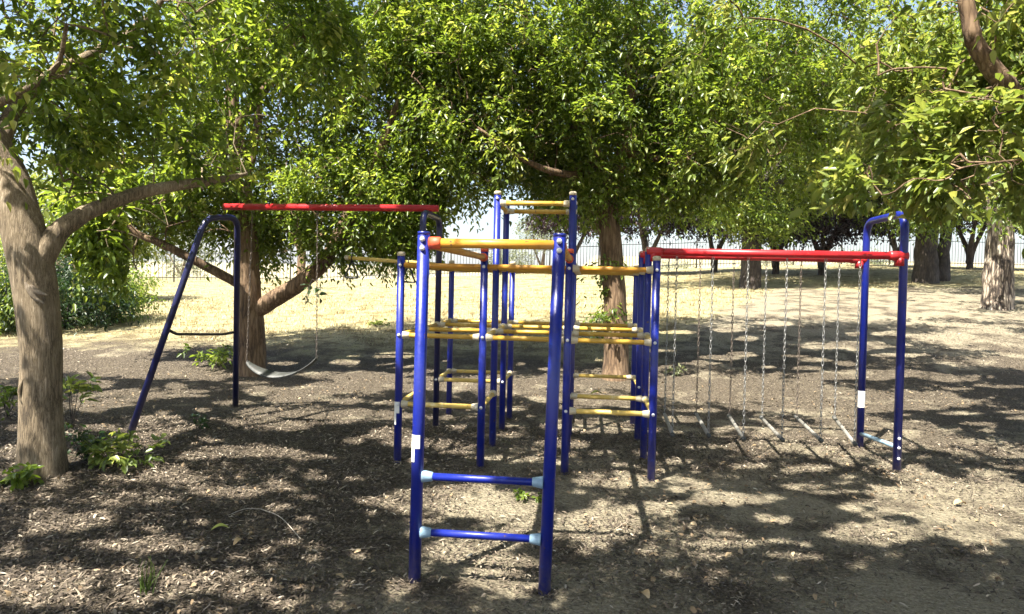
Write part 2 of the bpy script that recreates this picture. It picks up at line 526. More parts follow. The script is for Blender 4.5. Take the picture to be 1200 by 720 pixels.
def ground_material():
    m, nt, b = new_mat('ground_litter')
    geo = N(nt, 'ShaderNodeNewGeometry')
    L = nt.links.new
    sep = N(nt, 'ShaderNodeSeparateXYZ')
    L(geo.outputs['Position'], sep.inputs[0])
    nf = N(nt, 'ShaderNodeTexNoise', i_Scale=55.0, i_Detail=8.0, i_Roughness=.75)
    L(geo.outputs['Position'], nf.inputs['Vector'])
    nm = N(nt, 'ShaderNodeTexNoise', i_Scale=2.2, i_Detail=6.0, i_Roughness=.6)
    L(geo.outputs['Position'], nm.inputs['Vector'])
    nl = N(nt, 'ShaderNodeTexNoise', i_Scale=.55, i_Detail=4.0)
    L(geo.outputs['Position'], nl.inputs['Vector'])
    vor = N(nt, 'ShaderNodeTexVoronoi', i_Scale=38.0)
    L(geo.outputs['Position'], vor.inputs['Vector'])
    mulch = ramp(nt, [(.30, (.022, .018, .013)), (.46, (.070, .057, .041)), (.58, (.16, .134, .098)), (.74, (.36, .31, .23))])
    L(nf.outputs['Fac'], mulch.inputs['Fac'])
    dirt = ramp(nt, [(.3, (.125, .108, .074)), (.5, (.25, .218, .152)), (.7, (.42, .37, .27))])
    L(nf.outputs['Fac'], dirt.inputs['Fac'])
    # trodden earth shows between the litter
    mr = ramp(nt, [(.57, (0, 0, 0)), (.72, (.95, .95, .95))])
    MRF = mr.inputs['Fac']
    ex = N(nt, 'ShaderNodeMapRange'); ex.inputs['From Min'].default_value = -1.9; ex.inputs['From Max'].default_value = -.6
    L(sep.outputs['X'], ex.inputs['Value'])
    ey = N(nt, 'ShaderNodeMapRange'); ey.inputs['From Min'].default_value = 9.6; ey.inputs['From Max'].default_value = 5.6
    L(sep.outputs['Y'], ey.inputs['Value'])
    exy = N(nt, 'ShaderNodeMath', operation='MULTIPLY'); L(ex.outputs[0], exy.inputs[0]); L(ey.outputs[0], exy.inputs[1])
    nsc = N(nt, 'ShaderNodeMath', operation='MULTIPLY_ADD'); nsc.inputs[1].default_value = .20
    L(exy.outputs[0], nsc.inputs[0]); L(nm.outputs['Fac'], nsc.inputs[2])
    bk = N(nt, 'ShaderNodeMapRange'); bk.inputs['From Min'].default_value = 9.8; bk.inputs['From Max'].default_value = 13.0; bk.inputs['To Max'].default_value = .19
    L(sep.outputs['Y'], bk.inputs['Value'])
    nsb = N(nt, 'ShaderNodeMath', operation='ADD'); L(nsc.outputs[0], nsb.inputs[0]); L(bk.outputs[0], nsb.inputs[1])
    nsc = nsb
    mix1 = N(nt, 'ShaderNodeMix', data_type='RGBA')
    L(nsc.outputs[0], MRF)
    L(mr.outputs['Color'], mix1.inputs[0]); L(mulch.outputs['Color'], mix1.inputs[6]); L(dirt.outputs['Color'], mix1.inputs[7])
    # dry grass further back
    ng = N(nt, 'ShaderNodeTexNoise', i_Scale=9.0, i_Detail=9.0, i_Roughness=.75)
    L(geo.outputs['Position'], ng.inputs['Vector'])
    grass = ramp(nt, [(.30, (.17, .15, .075)), (.45, (.30, .262, .14)), (.58, (.39, .345, .195)), (.75, (.48, .435, .27))])
    L(ng.outputs['Fac'], grass.inputs['Fac'])
    gpr = ramp(nt, [(.40, (.62, .56, .48)), (.52, (1, 1, 1)), (.62, (1.0, 1.0, .96)), (.72, (.80, .90, .62))])
    L(nm.outputs['Fac'], gpr.inputs['Fac'])
    gmx = N(nt, 'ShaderNodeMix', data_type='RGBA', blend_type='MULTIPLY'); gmx.inputs[0].default_value = 1
    L(grass.outputs['Color'], gmx.inputs[6]); L(gpr.outputs['Color'], gmx.inputs[7])
    ad = N(nt, 'ShaderNodeMath', operation='MULTIPLY_ADD')   # y + 5*noise
    L(nl.outputs['Fac'], ad.inputs[0]); ad.inputs[1].default_value = 5.0; L(sep.outputs['Y'], ad.inputs[2])
    ad2 = N(nt, 'ShaderNodeMath', operation='MULTIPLY_ADD')
    L(nm.outputs['Fac'], ad2.inputs[0]); ad2.inputs[1].default_value = 2.5; L(ad.outputs[0], ad2.inputs[2])
    xr = N(nt, 'ShaderNodeMapRange'); xr.inputs['From Min'].default_value = .8; xr.inputs['From Max'].default_value = 5.5; xr.inputs['To Max'].default_value = -9.0
    L(sep.outputs['X'], xr.inputs['Value'])
    ad3 = N(nt, 'ShaderNodeMath', operation='ADD'); L(ad2.outputs[0], ad3.inputs[0]); L(xr.outputs[0], ad3.inputs[1])
    ad2 = ad3
    mg = N(nt, 'ShaderNodeMapRange')
    mg.inputs['From Min'].default_value = 14.2; mg.inputs['From Max'].default_value = 16.2
    L(ad2.outputs[0], mg.inputs['Value'])
    mix2 = N(nt, 'ShaderNodeMix', data_type='RGBA')
    L(mg.outputs['Result'], mix2.inputs[0]); L(mix1.outputs[2], mix2.inputs[6]); L(gmx.outputs[2], mix2.inputs[7])
    L(mix2.outputs[2], b.inputs['Base Color'])
    b.inputs['Roughness'].default_value = .95
    b.inputs['Specular IOR Level'].default_value = .1
    sm = N(nt, 'ShaderNodeMath', operation='ADD')
    L(nf.outputs['Fac'], sm.inputs[0]); L(vor.outputs['Distance'], sm.inputs[1])
    bp = N(nt, 'ShaderNodeBump', i_Strength=.9, i_Distance=.03)
    L(sm.outputs[0], bp.inputs['Height'])
    L(bp.outputs['Normal'], b.inputs['Normal'])
    return m


ground = link('ground', mesh_from('ground', GV, GQ, smooth=True), ground_material())
tag(ground, kind='structure')


# scattered litter: chips, bark strips, dead leaves (nobody could count them)
def scatter_chips(name, count_fn, mat, lmin, lmax, wfac, flat, seed):
    rng = np.random.default_rng(seed)
    pts = count_fn(rng)
    n = len(pts)
    z = ground_z(pts[:, 0], pts[:, 1])
    c = np.stack([pts[:, 0], pts[:, 1], z + rng.uniform(.002, .016, n)], 1)
    ang = rng.uniform(0, 2 * math.pi, n)
    tilt = rng.normal(0, flat, n)
    l = rng.uniform(lmin, lmax, n) * rng.uniform(.6, 1.2, n)
    w = l * rng.uniform(wfac * .5, wfac * 1.5, n)
    d = np.stack([np.cos(ang) * np.cos(tilt), np.sin(ang) * np.cos(tilt), np.sin(tilt)], 1)
    s = np.stack([-np.sin(ang), np.cos(ang), rng.normal(0, flat * 1.2, n)], 1)
    s /= np.linalg.norm(s, axis=1)[:, None]
    up = np.cross(d, s)
    lift = np.abs(d[:, 2]) * l * .5
    c[:, 2] += lift
    h = w * rng.uniform(.1, .5, n)
    a0 = c - d * (l * .5)[:, None] - s * (w * .35)[:, None]
    a1 = c - d * (l * .5)[:, None] + s * (w * .35)[:, None]
    m0 = c + up * h[:, None] - s * (w * .5)[:, None]
    m1 = c + up * h[:, None] + s * (w * .5)[:, None]
    b0 = c + d * (l * .5)[:, None] - s * (w * .2)[:, None]
    b1 = c + d * (l * .5)[:, None] + s * (w * .2)[:, None]
    V = np.stack([a0, a1, m0, m1, b0, b1], 1).reshape(-1, 3)
    k = np.arange(n) * 6
    Q = np.stack([np.stack([k, k + 1, k + 3, k + 2], 1), np.stack([k + 2, k + 3, k + 5, k + 4], 1)], 1).reshape(-1, 4)
    r = np.repeat(np.clip(rng.beta(2.0, 2.4, n), 0, 1), 2)
    return tag(link(name, mesh_from(name, V, Q, rnd=r), mat), kind='stuff')


def wedge(rng, n, d0, d1, p=1.0, margin=1.1):
    """random ground points in the view wedge between two depths"""
    u = rng.uniform(0, 1, n) ** p
    d = d0 + (d1 - d0) * u
    lat = rng.uniform(-.75 * margin, .75 * margin, n) * d
    P = EYE + d[:, None] * _F0 + lat[:, None] * _R0
    return P[:, :2]


def litter_pts(r):
    P = np.vstack([wedge(r, 230000, 2.4, 7, .8), wedge(r, 110000, 6.5, 13.5, .85)])
    # dense bark mulch at the left, thin straw and bare earth through the middle and right
    nz = np.array([noise.noise(Vector((x * .9, y * .9, 3.0))) + .5 * noise.noise(Vector((x * 2.7, y * 2.7, 5.0))) for x, y in P])
    bare = np.clip((P[:, 0] + 1.7) / 1.0, 0, 1) * np.clip((6.6 - P[:, 1]) / 1.2, 0, 1)
    bare = np.maximum(bare, .75 * np.clip((P[:, 0] - .8) / 1.5, 0, 1) * np.clip((8.2 - P[:, 1]) / 1.5, 0, 1))
    keep = r.uniform(0, 1, len(P)) < 1 - bare * np.clip(.80 + .6 * nz, .25, .97)
    P = P[keep]
    feet = [(x, y) for y in (5.35, 6.06, 6.76, 7.43) for x in (-1.475, -.80, -.13, .54)] + [(-.815, 3.31), (-.167, 3.31), (2.655, 6.07), (2.685, 6.93)]
    extra = [np.array(f) + r.normal(0, .055, (170, 2)) for f in feet]
    return np.vstack([P] + extra)


def leaf_pts(n, d0, d1):
    def f(r):
        P = wedge(r, n, d0, d1, .8)
        nz = np.array([noise.noise(Vector((x * .8, y * .8, 9.0))) for x, y in P])
        return P[nz + r.uniform(-.3, .3, len(P)) > .02]
    return f


MAT['deadleaf'] = attr_mat('dead_leaves', [(0, (.07, .045, .025)), (.4, (.17, .115, .062)), (.7, (.30, .215, .12)), (1, (.46, .36, .22))], .7)
o = scatter_chips('dead_leaf_litter', leaf_pts(4600, 2.4, 9.5), MAT['deadleaf'], .018, .042, .55, .45, 8)
tag(o, 'brown and tan dead leaves blown over the mulch', 'leaves')
o = scatter_chips('stick_litter', leaf_pts(900, 2.4, 8.5), MAT['chips'], .07, .19, .045, .12, 9)
tag(o, 'thin broken sticks strewn over the mulch', 'sticks')
o = scatter_chips('mulch_litter', litter_pts, MAT['chips'], .010, .038, .26, .24, 3)
tag(o, 'dark wood chips and dry leaf litter covering the play area', 'mulch')


def grass_blades(name, P, mat, hmin, hmax, wid, seed, lean=.5):
    rng = np.random.default_rng(seed)
    n = len(P)
    z = ground_z(P[:, 0], P[:, 1])
    b = np.stack([P[:, 0], P[:, 1], z - .005], 1)
    ang = rng.uniform(0, 2 * math.pi, n)
    h = rng.uniform(hmin, hmax, n)
    ln = rng.uniform(.1, lean * 2, n) * h
    tip = b + np.stack([np.cos(ang) * ln, np.sin(ang) * ln, h], 1)
    mid = (b + tip) / 2 + np.stack([-np.cos(ang) * ln * .2, -np.sin(ang) * ln * .2, h * .12], 1)
    sd = np.stack([-np.sin(ang), np.cos(ang), np.zeros(n)], 1) * (wid * rng.uniform(.6, 1.4, n))[:, None]
    V = np.stack([b - sd, b + sd, mid - sd * .7, mid + sd * .7, tip], 1).reshape(-1, 3)
    k = np.arange(n) * 5
    Q = np.stack([k, k + 1, k + 3, k + 2], 1)
    T = np.stack([k + 2, k + 3, k + 4], 1)
    r = rng.uniform(0, 1, n)
    return tag(link(name, mesh_from(name, V, Q, T, rnd=np.concatenate([r, r])), mat), kind='stuff')


_r = np.random.default_rng(11)
Pg = np.vstack([wedge(_r, 42000, 10.5, 20, .8), wedge(_r, 16000, 19, 34, 1)])
Pg = Pg[(Pg[:, 1] - np.clip((Pg[:, 0] - .8) * 1.9, 0, 9) + np.array([noise.noise(Vector((x * .5, y * .5, 0))) for x, y in Pg]) * 2.0) > 11.6]
o = grass_blades('dry_grass', Pg, MAT['straw'], .02, .085, .006, 12, .9)
tag(o, 'short dry straw coloured grass on the bank behind the playground', 'grass')

# ------------------------------------------------------------------ foliage
def leaves(C, D, nleaf, size, rng, droop=.35, spread=.32, wf=.42, simple=False, nsprig=4, mask=None, clear=None):
    """leaf sprays round cluster centres C with outward directions D -> verts, faces, rnd"""
    n = len(C)
    ns = nsprig
    per = max(1, nleaf // ns)
    # sprig axes
    A = D[:, None, :] * .7 + rng.normal(0, .75, (n, ns, 3))
    A[:, :, 2] -= droop
    A /= np.linalg.norm(A, axis=2)[:, :, None] + 1e-9
    L = spread * rng.uniform(.6, 1.25, (n, ns))
    t = (np.arange(per) + .5) / per
    t = t[None, None, :] + rng.uniform(-.08, .08, (n, ns, per))
    base = C[:, None, None, :] + A[:, :, None, :] * (L[:, :, None] * t)[..., None]
    base[..., 2] -= (t ** 2) * L[:, :, None] * .35
    base += rng.normal(0, spread * .10, base.shape)
    side = np.cross(A, np.array([0, 0, 1.0]))
    side /= np.linalg.norm(side, axis=2)[:, :, None] + 1e-9
    sg = np.where(np.arange(per) % 2 == 0, 1.0, -1.0)[None, None, :, None]
    dr = A[:, :, None, :] * .75 + side[:, :, None, :] * sg * .8 + rng.normal(0, .32, base.shape)
    dr[..., 2] -= rng.uniform(0, .7, dr.shape[:3])
    dr /= np.linalg.norm(dr, axis=3)[..., None]
    base = base.reshape(-1, 3); dr = dr.reshape(-1, 3)
    cr = np.repeat(np.clip(rng.normal(.42, .20, n), 0, 1), ns * per)
    keep = np.ones(len(base), bool)
    if mask:
        lm = lit_mask(base + dr * size * .5) > 0
        if mask == 'offscreen':
            px_, py_, pd_ = pix(base)
            lm &= ~((pd_ > .5) & (px_ > -30) & (px_ < 1230) & (py_ > -30))
        lm |= beam_cut(base)
        keep &= ~lm | (rng.uniform(0, 1, len(base)) < .01)
    if clear:
        px_, py_, pd_ = pix(base + dr * size * .5)
        for x0, y0, x1, y1, dm in clear:
            keep &= ~((px_ > x0) & (px_ < x1) & (py_ > y0) & (py_ < y1) & (pd_ > .3) & (pd_ < dm))
    alive = keep.reshape(n, -1).mean(1)
    base, dr, cr = base[keep], dr[keep], cr[keep]
    m = len(base)
    up = np.array([0, 0, 1.0]) + rng.normal(0, .45, (m, 3))
    sd = np.cross(dr, up); sd /= np.linalg.norm(sd, axis=1)[:, None] + 1e-9
    nn = np.cross(sd, dr)
    l = size * rng.uniform(.6, 1.3, m)
    w = l * wf * rng.uniform(.75, 1.2, m)
    l = l[:, None]; w = w[:, None]
    fold = rng.uniform(.05, .3, m)[:, None]
    tip = base + dr * l - nn * l * rng.uniform(.0, .3, m)[:, None]
    r = np.clip(cr + rng.normal(0, .13, m), 0, 1)
    if simple:
        l1 = base + dr * l * .42 + sd * w * .5 + nn * w * fold
        r1 = base + dr * l * .42 - sd * w * .5 + nn * w * fold
        V = np.stack([base, l1, tip, r1], 1).reshape(-1, 3)
        k = np.arange(m) * 4
        T = np.stack([np.stack([k, k + 2, k + 1], 1), np.stack([k, k + 3, k + 2], 1)], 1).reshape(-1, 3)
        return V, None, T, np.repeat(r, 2), alive
    l1 = base + dr * l * .28 + sd * w * .5 + nn * w * fold
    l2 = base + dr * l * .66 + sd * w * .36 + nn * w * fold * .6
    r1 = base + dr * l * .28 - sd * w * .5 + nn * w * fold
    r2 = base + dr * l * .66 - sd * w * .36 + nn * w * fold * .6
    V = np.stack([base, l1, l2, tip, r2, r1], 1).reshape(-1, 3)
    k = np.arange(m) * 6
    Q = np.stack([np.stack([k, k + 3, k + 2, k + 1], 1), np.stack([k, k + 5, k + 4, k + 3], 1)], 1).reshape(-1, 4)
    return V, Q, None, np.repeat(r, 2), alive


def thin_branches(mb, A, B, r0, r1, rng, seg=3, nst=4, sag=.12):
    """many tapered twigs from A to B at once"""
    n = len(A)
    if n == 0: return
    D = B - A
    Ln = np.linalg.norm(D, axis=1)[:, None] + 1e-9
    T = D / Ln
    u = np.cross(T, np.array([.31, .17, 1.0])); u /= np.linalg.norm(u, axis=1)[:, None] + 1e-9
    w = np.cross(T, u)
    bow = rng.normal(0, sag, (n, 1)) * u + rng.normal(0, sag, (n, 1)) * w
    bow[:, 2] += np.abs(rng.normal(0, sag, n))
    rings = []
    ang = np.linspace(0, 2 * math.pi, seg, endpoint=False)
    for i in range(nst):
        t = i / (nst - 1)
        p = A + D * t + bow * Ln * (4 * t * (1 - t))
        r = (r0 * (1 - t) + r1 * t)
        r = np.broadcast_to(np.asarray(r), (n,))[:, None]
        rings.append(np.stack([p + r * (math.cos(a_) * u + math.sin(a_) * w) for a_ in ang], 1))
    V = np.stack(rings, 1).reshape(-1, 3)
    k = (np.arange(n) * seg * nst)[:, None]
    Q = []
    for i in range(nst - 1):
        for s in range(seg):
            s2 = (s + 1) % seg
            Q.append(np.concatenate([k + i * seg + s, k + i * seg + s2, k + (i + 1) * seg + s2, k + (i + 1) * seg + s], 1))
    mb.add(V, np.concatenate(Q))


def crown_points(blobs, rng, nscale=.55, thr=-.12, use_mask=True, ground_clear=None, mask_keep=.04):
    out = []
    for c, r, n in blobs:
        c = np.asarray(c, float); r = np.asarray(r, float)
        v = rng.normal(0, 1, (int(n * 1.9), 3)); v /= np.linalg.norm(v, axis=1)[:, None]
        rad = rng.uniform(0.08, 1, len(v)) ** .45
        p = c + v * rad[:, None] * r
        nz = np.array([noise.noise(Vector(q * nscale)) for q in p])
        if r.max() < 1.35: nz = nz * .2
        p = p[(nz + rng.uniform(-.15, .15, len(p))) > thr][:n]
        out.append(p)
    P = np.concatenate(out)
    return P


def make_tree(name, label, cat, base, trunks, blobs, barkm, leafm, seed, leaf=.09, nleaf=28, nnodes=70, group=None, simple=False,
              use_mask='all', spread=.32, thr=-.12, clear=None, seg=18, jitter=.10, lump=.12, twig=.005, droop=.35, wf=.42, extra=None, view_cull=None, nscale=.55, extra_pts=None):
    """trunks: list of (points, radii) - the first is the bole; blobs: crown ellipsoids (centre, radii, clusters)"""
    rng = np.random.default_rng(seed)
    base = np.asarray(base, float)
    root = empty(name, base, label, cat, group)
    mb = MB()
    skel = []; skr = []
    for j, (pts, rad) in enumerate(trunks):
        n = max(10, int(sum(np.linalg.norm(np.diff(np.asarray(pts), axis=0), axis=1)) / .09))
        n = min(n, 70)
        sp = spline(pts, n); rd = spline(np.asarray(rad, float)[:, None], n)[:, 0]
        sp[1:, :2] += np.cumsum(rng.normal(0, .006, (n - 1, 2)), 0) if j else 0
        tube(mb, sp, rd, seg if j == 0 else max(8, seg - 6), jitter=jitter, lump=lump, seed=seed * 3.1 + j, nscale=9)
        if j > 0 or len(trunks) == 1:
            skel.append(sp[n // 3:]); skr.append(rd[n // 3:])
        else:
            skel.append(sp[2 * n // 3:]); skr.append(rd[2 * n // 3:])
    skel = np.concatenate(skel); skr = np.concatenate(skr)
    P = crown_points(blobs, rng, thr=thr, nscale=nscale)
    if view_cull is not None:
        P = P[view_cull(P)]
    if use_mask:
        P = P[~((lit_mask(P) > .35) | beam_cut(P))]
    if extra_pts is not None and len(extra_pts):
        P = np.vstack([P, extra_pts])
    # every leaf cluster joins the nearest wood that is already joined: limbs fork into ever finer twigs
    ns = len(skel)
    order = np.argsort(np.array([np.min(np.sum((skel - q) ** 2, axis=1)) for q in P]))
    P = P[order]
    n = len(P)
    J = np.empty((ns + n, 3)); J[:ns] = skel
    par = np.empty(n, int)
    for k in range(n):
        d2 = J[:ns + k] - P[k]
        dd = np.einsum('ij,ij->i', d2, d2)
        dd[:ns] *= .8
        par[k] = int(np.argmin(dd))
        J[ns + k] = P[k]
    S = J[par]
    D = P - S
    D /= np.linalg.norm(D, axis=1)[:, None] + 1e-6
    V, Q, T, r, al = leaves(P, D, nleaf, leaf, rng, spread=spread, simple=simple, droop=droop, wf=wf, mask=use_mask, clear=clear)
    # only branches that still carry leaves; thicker where they carry more
    desc = (al > .25).astype(float)
    for k in range(n - 1, -1, -1):
        if par[k] >= ns: desc[par[k] - ns] += desc[k]
    rad = twig * .55 * np.maximum(desc, .01) ** .33
    prad = np.where(par < ns, skr[np.clip(par, 0, ns - 1)] * .6, np.inf)
    prad = np.where(par >= ns, rad[np.clip(par - ns, 0, n - 1)], prad)
    r0 = np.minimum(np.minimum(rad * 1.15, prad), .009)
    big = desc > 14
    sm = (desc > 0) & ~big
    thin_branches(mb, S[big], P[big], r0[big], np.minimum(rad, .0085)[big], rng, seg=6, nst=5, sag=.05)
    thin_branches(mb, S[sm], P[sm], r0[sm], np.minimum(rad, r0)[sm] * .8, rng, seg=3, nst=3, sag=.07)
    mb.build('trunk', barkm, root, base)
    me = mesh_from('crown', V - base, Q, T, rnd=r)
    link('crown', me, leafm, root)
    return root


def off(p, *d):
    return np.asarray(p, float) + np.asarray(d, float)


def trunk_to(pxs, d):
    return [at(x, y, dd) for (x, y), dd in zip(pxs, d if np.ndim(d) else [d] * len(pxs))]


def shade_points(n, seed, zr, world=None, px=None, margin=-.3):
    """places for leaf clusters that shade the parts of the ground the photo shows in shade"""
    rng = np.random.default_rng(seed)
    if px is None:
        x0, x1, y0, y1 = world
        g = np.stack([rng.uniform(x0, x1, n), rng.uniform(y0, y1, n), np.zeros(n)], 1)
    else:
        g = np.array([on_ground(rng.uniform(px[0], px[1]), rng.uniform(px[2], px[3])) for _ in range(n)])
    g[:, 2] = ground_z(g[:, 0], g[:, 1])
    ok = lit_mask(g) < margin
    _, gy_, gd = pix(g)
    ok &= (gd > .5) & ((gy_ > 372) if px is None else True)
    P = g + SUND * ((rng.uniform(*zr, n)) / SUND[2])[:, None]
    x, y, d = pix(P)
    if px is None:
        ok &= (d < .4) | (y < -20) | (x < -40) | (x > 1240)
    return P[ok & ~beam_cut(P)]


SHADE = shade_points(5200, 91, (4.3, 5.9), world=(-7.5, 7.5, 2.2, 11.0))
SHADE_BANK = shade_points(500, 92, (3.6, 6.0), px=(780, 1230, 316, 337), margin=9)
SHADE_MID = shade_points(260, 93, (3.2, 5.2), px=(760, 1200, 374, 400), margin=-.2)

# --- tree with the big grey trunk at the left edge
b1 = on_ground(49, 556)
d1 = pix(b1)[2]
t1 = [off(b1, 0, 0, -.12), off(b1, 0, 0, .04), at(48, 470, d1), at(47, 400, d1), at(36, 310, d1), at(12, 215, d1), at(-12, 160, d1), at(-60, 60, d1 - .1), at(-90, -80, d1 - .3)]
lim1 = [([at(40, 335, d1), at(46, 305, d1), at(66, 274, d1 + .05), at(110, 246, d1 + .2), at(180, 222, d1 + .5), at(262, 210, d1 + .8), at(290, 203, d1 + 1.1)], [.08, .095, .078, .06, .048, .03, .012]),
        ([at(-5, 170, d1), at(40, 100, d1 + .3), at(110, 60, d1 + .6), at(175, 20, d1 + 1.0), at(230, -60, d1 + 1.2)], [.06, .045, .035, .028, .015]),
        ([at(-30, 125, d1), at(0, 122, d1 - .2), at(60, 85, d1 - .3), at(80, 30, d1 - .4)], [.05, .03, .02, .012]),
        ([at(-60, 60, d1), at(60, -150, d1 - .8), at(250, -330, d1 - 1.4), at(450, -500, d1 - 1.6)], [.12, .10, .07, .04]),
        ([at(-80, -40, d1), at(-40, -300, d1 - 1.2), at(60, -500, d1 - 2)], [.1, .07, .04])]
make_tree('broadleaf_tree', 'leaning grey brown tree trunk at the left edge, nearest the viewer', 'tree', b1,
          [(t1, [.19, .158, .136, .130, .138, .12, .11, .11, .1])] + lim1,
          [(at(120, 120, 6.0), (1.7, 1.3, 1.0), 620), (at(10, 40, 4.9), (1.3, 1.0, .9), 260), (at(112, 290, 6.3), (.5, .4, .36), 85), (at(150, 260, 6.4), (.5, .4, .3), 60), (at(90, 225, 6.0), (.5, .4, .25), 50), (at(250, 60, 6.4), (1.2, 1.0, .9), 240), (at(200, 180, 6.6), (.8, .7, .4), 120),
           ((-2.0, 3.4, 5.0), (2.4, 2.3, 1.3), 900), ((-.4, 3.3, 5.4), (2.4, 2.2, 1.2), 1000), ((-3.8, 2.6, 5.2), (2.4, 2.2, 1.3), 330), ((-3.4, .5, 5.0), (1.9, 1.5, 1.0), 620), ((-6.6, 3.4, 5.2), (1.7, 2.2, 1.2), 560), ((-5.9, 6.4, 4.8), (1.9, 1.5, .9), 520), ((-3.6, 6.8, 5.4), (1.6, 1.3, .8), 420), ((-1.5, 6.0, 5.5), (2.2, 1.4, .8), 620), ((-7.2, 5.4, 5.2), (1.5, 1.6, .9), 380), (at(330, 60, 6.8), (.9, .8, .6), 130)],  # world-coordinate blobs: unseen crown added overhead to shade the ground
          MAT['bark1'], MAT['leaf'], 101, leaf=.086, nleaf=38, nnodes=110, seg=32, jitter=.08, lump=.10, extra_pts=SHADE[SHADE[:, 0] < -.6], clear=[(215, 222, 1200, 500, 7.5), (150, 255, 215, 500, 7.5), (-50, 300, 85, 700, 7.5), (560, 60, 1200, 500, 6.5)])

T1 = bpy.data.objects['broadleaf_tree']
MAT['barkscar'] = bark('bark_scar', [(.3, (.12, .09, .06)), (.55, (.27, .22, .16)), (.75, (.42, .36, .28))], 30, .2, .8, .02)


def knot(px, py, rx, ry, d, name, mat, wr, seed):
    m_ = MB()
    rr = random.Random(seed)
    pts = [at(px + rx * math.cos(q), py + ry * math.sin(q), d + .02 * math.cos(q)) + np.array([rr.uniform(-.004, .004) for _ in range(3)]) for q in np.linspace(0, 2 * math.pi, 16, endpoint=False)]
    tube(m_, pts, wr, 8, closed=True)
    c = np.mean(pts, 0)
    for j, f in enumerate((.6, .25)):
        tube(m_, [c + (p - c) * f + CF * (.008 + .004 * j) for p in pts], wr * .9, 6, closed=True)
    m_.build(name, mat, T1, b1)


knot(31, 458, 8, 16, d1 - .095, 'knot', MAT['bark1'], .013, 5)
for k_, (pxs) in enumerate(([(22, 312), (30, 330), (40, 348), (52, 356)], [(34, 332), (44, 342), (56, 346)])):
    m_ = MB()
    tube(m_, spline([at(x_, y_, d1 - .118) for x_, y_ in pxs], 14), np.interp(np.linspace(0, 1, 14), [0, .5, 1], [.004, .022, .004]), 8, jitter=.3, nscale=14)
    m_.build('bark_scar', MAT['barkscar'], T1, b1)

# --- tree behind the swing
D2 = 9.6
b2 = ground_at(295, 420, D2)
t2 = [off(b2, 0, 0, -.15), off(b2, 0, 0, .05), at(293, 380, D2), at(290, 320, D2), at(286, 250, D2), at(278, 180, D2), at(272, 110, D2), at(290, 40, D2), at(310, -40, D2)]
lim2 = [([at(292, 372, D2), at(318, 352, D2 - .05), at(352, 330, D2 - .1), at(385, 298, D2 - .15), at(410, 250, D2 - .2), at(440, 190, D2 - .4), at(470, 110, D2 - .6)], [.10, .12, .115, .11, .10, .07, .04]),
        ([at(290, 340, D2), at(265, 325, D2 - .1), at(225, 303, D2 - .3), at(190, 285, D2 - .4), at(158, 270, D2 - .5), at(120, 230, D2 - .7)], [.06, .065, .06, .052, .045, .03]),
        ([at(285, 240, D2), at(300, 150, D2 + .2), at(305, 60, D2 + .4), at(330, -10, D2 + .5)], [.08, .06, .05, .03]),
        ([at(280, 200, D2), at(220, 130, D2 + .2), at(180, 60, D2 + .4)], [.07, .05, .03]),
        ([at(275, 150, D2), at(350, 60, D2 - .5), at(420, -60, D2 - 1)], [.07, .05, .03])]
make_tree('broadleaf_tree', 'tree with low forking limbs standing right behind the swing', 'tree', b2,
          [(t2, [.24, .20, .185, .165, .145, .125, .10, .08, .05])] + lim2,
          [(at(300, 110, D2), (3.3, 2.3, 1.9), 1900), (at(425, 235, D2 - .1), (1.15, .9, .85), 650), (at(395, 285, D2 - .3), (.5, .5, .3), 80), (at(470, 270, D2), (.5, .5, .4), 90), (at(310, 270, D2 + .5), (.5, .5, .6), 90), (at(230, 240, D2), (1.3, .9, .6), 260), (at(330, -40, D2), (3.4, 2.6, 1.6), 900), (at(150, 250, D2 + .2), (.9, .7, .5), 130),
           (at(335, 255, D2 + .6), (.7, .6, .5), 110), (at(520, 190, D2), (.9, .8, .7), 220)],
          MAT['bark2'], MAT['leaf'], 202, thr=-.3, leaf=.080, nleaf=36, nnodes=110, seg=22, jitter=.07, lump=.10)

# --- tree behind the climbing tower
D3 = 9.8
b3 = ground_at(722, 437, D3)
t3 = [off(b3, 0, 0, -.15), off(b3, 0, 0, .05), at(722, 395, D3), at(720, 340, D3), at(715, 280, D3), at(712, 240, D3), at(700, 190, D3 - .1), at(672, 140, D3 - .2), at(640, 80, D3 - .3), at(610, 0, D3 - .4)]
lim3 = [([at(712, 240, D3), at(730, 190, D3), at(741, 130, D3), at(742, 60, D3 + .1), at(760, -20, D3 + .2)], [.10, .085, .07, .05, .03]),
        ([at(705, 200, D3), at(670, 205, D3 - .4), at(620, 190, D3 - .8), at(560, 150, D3 - 1)], [.07, .05, .04, .02]),
        ([at(733, 180, D3), at(790, 185, D3 + .2), at(850, 160, D3 + .3), at(930, 120, D3 + .4)], [.06, .05, .04, .02]),
        ([at(680, 150, D3), at(600, 60, D3 + .3), at(530, -20, D3 + .6)], [.07, .05, .03])]
